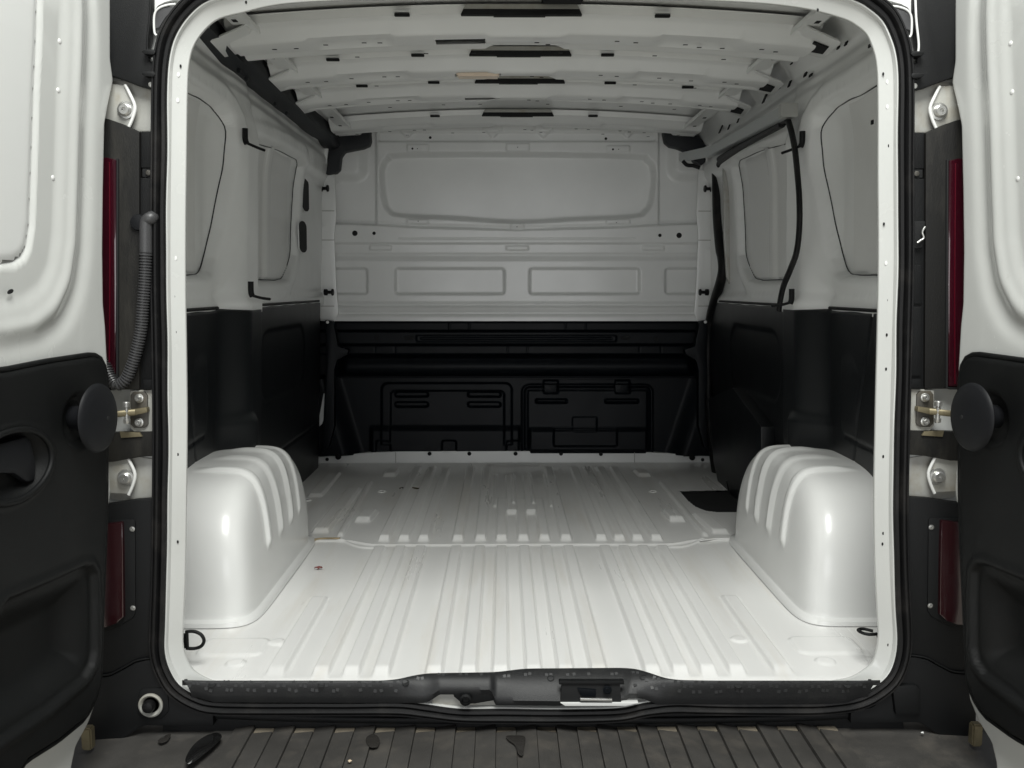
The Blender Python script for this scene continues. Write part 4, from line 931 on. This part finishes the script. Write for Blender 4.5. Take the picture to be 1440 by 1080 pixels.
for mir in (False, True):
    dr = holder('rear_door')
    av = np.concatenate([np.linspace(0, .5, 110), np.linspace(.5, 1, 40)[1:]]); zv = np.arange(-.26, 1.56, .0055)
    Ag, Zg = np.meshgrid(av, zv, indexing='ij'); e = edge_s(Zg); Sg = e+Ag*(.70-e)
    h = door_h(Sg, Zg); ro = 1-np.clip((Sg-e)/.010, 0, 1); h = h-.012*ro**2
    P = DO+DD*Sg[..., None]+DN*h[..., None]; P[..., 2] = Zg
    out = []                                     # close round the outside edge and add the outer skin
    e1 = edge_s(zv)
    for (ds, hh) in ((-.0, -.016), (-.003, -.022), (.0, -.034), (.03, -.050), (.35, -.062), (.70, -.060)):
        q = DO+DD*(e1+ds if ds < .2 else np.full_like(e1, ds))[:, None]+DN*hh; q[:, 2] = zv; out.append(q)
    P2 = np.concatenate([np.array(out)[::-1], P, np.array([P[-1]+DN*-.03, np.array(out)[-1]])], 0)
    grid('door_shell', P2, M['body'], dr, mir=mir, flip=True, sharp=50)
    # black lower trim: moulded panel with arm pocket
    sv = np.arange(-.02, .69, .0035); zv2 = np.arange(trimlow[0][1]-.03, .70, .0045)
    Sg, Zg = np.meshgrid(sv, zv2, indexing='ij'); dC = sdp(Sg, Zg, polyC); dP = sdp(Sg, Zg, pocket)
    h = DT+.012-.010*(1-S(0, .010, dC))
    h += .004*S(-.02, -.008, dP)*(1-S(-.004, .002, dP))
    h -= .010*S(-.002, .006, dP)+.036*S(.010, .075, dP)
    d = .046-np.hypot(Sg-bs_c[0], Zg-bs_c[1]); h -= .014*S(-.006, .010, d)
    he = 1-np.hypot((Sg-hp_c[0])/.10, (Zg-hp_c[1])/.060); h -= .022*S(0, .35, he); h += .004*np.exp(-((he+.03)/.06)**2)
    # snap the outer verts to the trim outline so the edge is clean
    P = DO+DD*Sg[..., None]+DN*h[..., None]; P[..., 2] = Zg
    kp = (dC > 0)[:-1, :-1] & (dC > 0)[1:, 1:]
    grid('door_trim', P, M['trim'], dr, keep=kp, mir=mir, flip=True)
    ol = [DW(s, z, DT+.003) for s, z in polyC]
    tube('trim_bead', [DW(s, z, DT+.004) for s, z in resample(np.array(polyC), .02, True)[0]], .0045, M['trim'], dr, seg=8, mir=mir, closed=True, sm=0)
    # window blank panel
    iw = []
    Sg, Zg = np.meshgrid(np.arange(.08, .60, .006), np.arange(.78, 1.36, .006), indexing='ij'); d = sdp(Sg, Zg, winD)
    h = DT-.0145+.005*S(.0, .02, d)+.003*np.sin(Sg*8)
    P = DO+DD*Sg[..., None]+DN*h[..., None]; P[..., 2] = Zg
    grid('window_blank', P, M['door_blank'], dr, keep=(d > .005)[:-1, :-1], mir=mir, flip=True)
    sm_ = [DW(a, b, DT-.0125) for a, b in resample(np.array(winD), .015, True)[0]]
    tube('window_seam', sm_, .0022, M['conduit'], dr, seg=6, mir=mir, closed=True, sm=0)
    # bump stop disc on its stalk
    bs = PD(141 if not mir else 141, 588, DT+.05)
    lathe('bump_stop', [(.020, -.055), (.022, -.02), (.030, -.008), (.056, -.004), (.0605, .0), (.0595, .003), (.054, .0062), (.040, .0095), (.022, .012), (.001, .013)], DW(bs[0], bs[1], DT+.045), DN, M['disc'], dr, 56, mir, sharp=60)
    cc = DW(bs[0]-.012, bs[1]-.002, DT+.0575)
    lathe('bump_stop_screw', [(.0045, 0), (.0042, .001), (.002, .0012)], cc, DN, M['dark'], dr, 14, mir)
    # inner handle in its pocket
    hp0 = DW(hp_c[0], hp_c[1], DT)
    ha = []
    for a in np.linspace(0, 2*math.pi, 40, endpoint=False): ha.append(DW(hp_c[0]+.098*math.cos(a), hp_c[1]+.056*math.sin(a), DT+.014))
    tube('handle_surround', ha, .005, M['trim'], dr, closed=True, sm=0, mir=mir)
    prism('door_handle', [DW(hp_c[0]+a, hp_c[1]+b, DT-.006) for a, b in [(-.055, .030), (-.045, .040), (.05, .038), (.06, .02), (.04, -.004), (-.01, -.014), (-.04, -.034), (-.06, -.036), (-.066, -.01)]], tuple(DN*.014), M['disc'], dr, .005, mir)
    # little pierced marks on the door
    for (u, v, r) in ((14, 410, .0045),):
        s, z = PD(u, v, DT); 
        if not mir:
            o = lathe('drain_hole', [(r, 0), (r*.9, .001), (.001, .001)], (0, 0, 0), (1, 0, 0), M['dark'], dr, 14); o.location = DW(s, z, DT+.0005); o.scale = (1, 2.2, .8); o.rotation_euler = (R(12), 0, 0)
    for u, v in ((88, 58), (86, 127), (79, 250)):
        s, z = PD(u, v, DT); lathe('dimple', [(.005, 0), (.004, .002), (.001, .003)], DW(s, z, float(door_h(np.array([[s]]), np.array([[z]]))[0, 0])-.001), DN, M['white'], dr, 12, mir)
    # lower hinge-side reinforcement lip at the bottom
    box('bottom_catch', PY(124, 1037, -.13), (.020, .02, .045), M['brass'], dr, .003, mir=mir)

# ------------------------------------------------------------------ lashing rings
lr = holder('lashing_ring'); c = PY(263, 900, .01)
box('bracket', PY(257, 902, .01), (.014, .02, .030), M['plastic'], lr, .003)
tube('ring', [c+np.array(q) for q in [(0, 0, .018), (.016, 0, .018), (.030, -.002, .012), (.036, -.003, 0), (.030, -.002, -.012), (.016, 0, -.018), (0, 0, -.018)]], .0036, M['plastic'], lr, sm=5)
tube('ring_pin', [c+np.array([0, 0, .020]), c+np.array([0, 0, -.020])], .0036, M['plastic'], lr)
lr2 = holder('lashing_ring'); c = PY(1238, 899, .01)
tube('bracket', [c+np.array([0, 0, -.016]), c+np.array([.001, 0, .0]), c+np.array([-.003, 0, .012])], .007, M['plastic'], lr2)
tube('ring', [c+np.array(q) for q in [(-.002, 0, .012), (-.012, -.012, .016), (-.030, -.020, .018), (-.042, -.012, .018), (-.044, .008, .017), (-.030, .018, .016), (-.012, .010, .014)]], .0034, M['plastic'], lr2, sm=5)

# ------------------------------------------------------------------ bumper step
bp = holder('rear_bumper')
ZB = -.100
n = 150; xs = np.linspace(-.935, .935, n); rowsb = []
edge = 1-np.abs(xs/.935)**10
def bz(x, y): return ZB-.008*np.abs(x/.9)**6*0
prof = [(-.045, ZB+.004), (-.05, ZB-.004), (-.10, ZB-.006), (-.22, ZB-.009), (-.27, ZB-.012), (-.293, ZB-.020), (-.302, ZB-.040), (-.300, ZB-.12), (-.28, ZB-.22), (-.2, ZB-.25)]
P = np.zeros((n, len(prof), 3))
for k, (y, z) in enumerate(prof):
    sc = .55+.45*edge
    P[:, k, 0] = xs*(1-.02*(k > 5)); P[:, k, 1] = -.045+(y+.045)*sc; P[:, k, 2] = z-.012*(1-edge)
grid('bumper_shell', P, M['bumper'], bp, flip=False, sharp=60)
# end closure
for sx in (-1, 1): box('bumper_end', (sx*.925, -.02, ZB-.12), (.03, .20, .21), M['bumper'], bp, .012)
# tread slats: each slightly tilted so its right edge stands proud, fading lines as in a tyre-like step
x0, x1 = -.60, .615; nsl = 30; wsl = (x1-x0)/nsl
for i in range(nsl):
    a = x0+i*wsl; b_ = a+wsl*.998; lean = -.10*(a+b_)/2*0
    up_ = .0085 if i % 2 == 0 else .006
    za_, zb_ = (.0015, up_) if (a+b_)/2 < 0 else (up_, .0015)
    yb0 = -.054 if i % 2 == 0 else -.078
    V = [(a, yb0, ZB-.002), (b_, yb0, ZB-.002), (b_, -.292, ZB-.006), (a, -.292, ZB-.006),
         (a+.0005, yb0-.004, ZB+za_), (b_-.0005, yb0-.004, ZB+zb_-.001), (b_-.0005, -.286, ZB+zb_-.004), (a+.0005, -.286, ZB+za_-.0025)]
    raw('tread_slat', V, [(3, 2, 1, 0), (4, 5, 6, 7), (0, 1, 5, 4), (1, 2, 6, 5), (2, 3, 7, 6), (3, 0, 4, 7)], M['bumper'], bp, smooth=False)
    if i % 2 == 1: box('dirt_pocket', ((a+b_)/2, -.065, ZB-.001), (wsl*.94, .024, .003), M['bumper_edge'], bp, .001)

# ------------------------------------------------------------------ loose things lying about
def flake(name, c, size, m, label, cat, pts=None, seed=0, up=.003, rz=0.):
    rnd = random.Random(seed); n = 12; V = [(0, 0, up)]; 
    for k in range(n):
        a = 2*math.pi*k/n; r = 1+rnd.uniform(-.25, .25); V.append((size[0]*r*math.cos(a), size[1]*r*math.sin(a), rnd.uniform(0, up)))
    V += [(x*.95, y*.95, z-.0012) for x, y, z in V]
    F = [(0, 1+k, 1+(k+1) % n) for k in range(n)]+[(n+1, n+2+(k+1) % n, n+2+k) for k in range(n)]+[(1+k, n+2+k, n+2+(k+1) % n, 1+(k+1) % n) for k in range(n)]
    o = raw(name, V, F, m, None, sharp=None); o.location = c; o.rotation_euler = (0, 0, rz); tag(o, label, cat); return o
red = mat('dry_red_petal', (.22, .04, .035), .6, var=.4, vscale=90)
leafm = mat('dry_brown_leaf', (.07, .05, .02), .7, var=.5, vscale=90)
flake('petal', PZ(448, 799, .004), (.011, .006), red, 'small dried red petal lying on the white floor beside the left wheel arch', 'petal', seed=1, up=.006)
flake('leaf_scrap', PZ(584, 687, .006), (.020, .004), leafm, 'larger brown leaf scrap on the white floor towards the black bulkhead', 'leaf', seed=2, rz=-.5, up=.005)
flake('leaf_scrap', PZ(565, 687, .006), (.010, .004), leafm, 'tiny dark leaf scrap just left of the larger leaf scrap on the floor', 'leaf', seed=3, rz=.6, up=.006)
crumb = mat('cream_crumb', (.62, .50, .36), .7)
flake('crumb', PZ(492, 1071, ZB+.006), (.0045, .0035), crumb, 'cream crumb on the black bumper step near the bottom edge', 'crumb', seed=4, up=.004)
flake('paint_chip', PZ(1297, 1031, ZB-.0), (.0028, .0022), M['white'], 'tiny white chip on the right end of the black bumper', 'chip', seed=5, up=.003)
wet = mat('wet_patch', (.010, .010, .010), .06, coat=1, coat_rough=.02)
damp = mat('damp_patch', (.030, .028, .026), .16)
def puddle(px, label, zoff=.0075, m=None):
    pts = spline([PZ(u, v, ZB+zoff) for u, v in px], 5, True)
    c = pts.mean(0); n = len(pts)
    V = [tuple(c+np.array([0, 0, .0009]))]+[tuple(c+(p-c)*.8+np.array([0, 0, .0009])) for p in pts]+[tuple(p) for p in pts]
    F = [(0, 1+k, 1+(k+1) % n) for k in range(n)]+[(1+k, 1+n+k, 1+n+(k+1) % n, 1+(k+1) % n) for k in range(n)]
    o = raw('puddle', [tuple(np.array(v)-c) for v in V], F, m or wet, None, sharp=None); o.location = c; tag(o, label, 'water', 'spilt water drops on the bumper step'); return o
puddle([(261, 1066), (270, 1050), (285, 1037), (304, 1030), (312, 1036), (302, 1048), (285, 1062), (272, 1072), (263, 1074)], 'long dark slanting puddle at the left end of the bumper step')
puddle([(222, 1042), (228, 1036), (240, 1032), (236, 1041), (227, 1045)], 'small round water drop on the bumper left of the long puddle', .0, damp)
puddle([(516, 1036), (526, 1032), (534, 1040), (531, 1050), (521, 1051), (515, 1044)], 'round water drop on the slats in the left half of the bumper', m=damp)
puddle([(712, 1035), (724, 1034), (738, 1036), (737, 1050), (735, 1062), (729, 1060), (724, 1048), (715, 1041)], 'water spill running forward over the middle of the bumper step', m=damp)
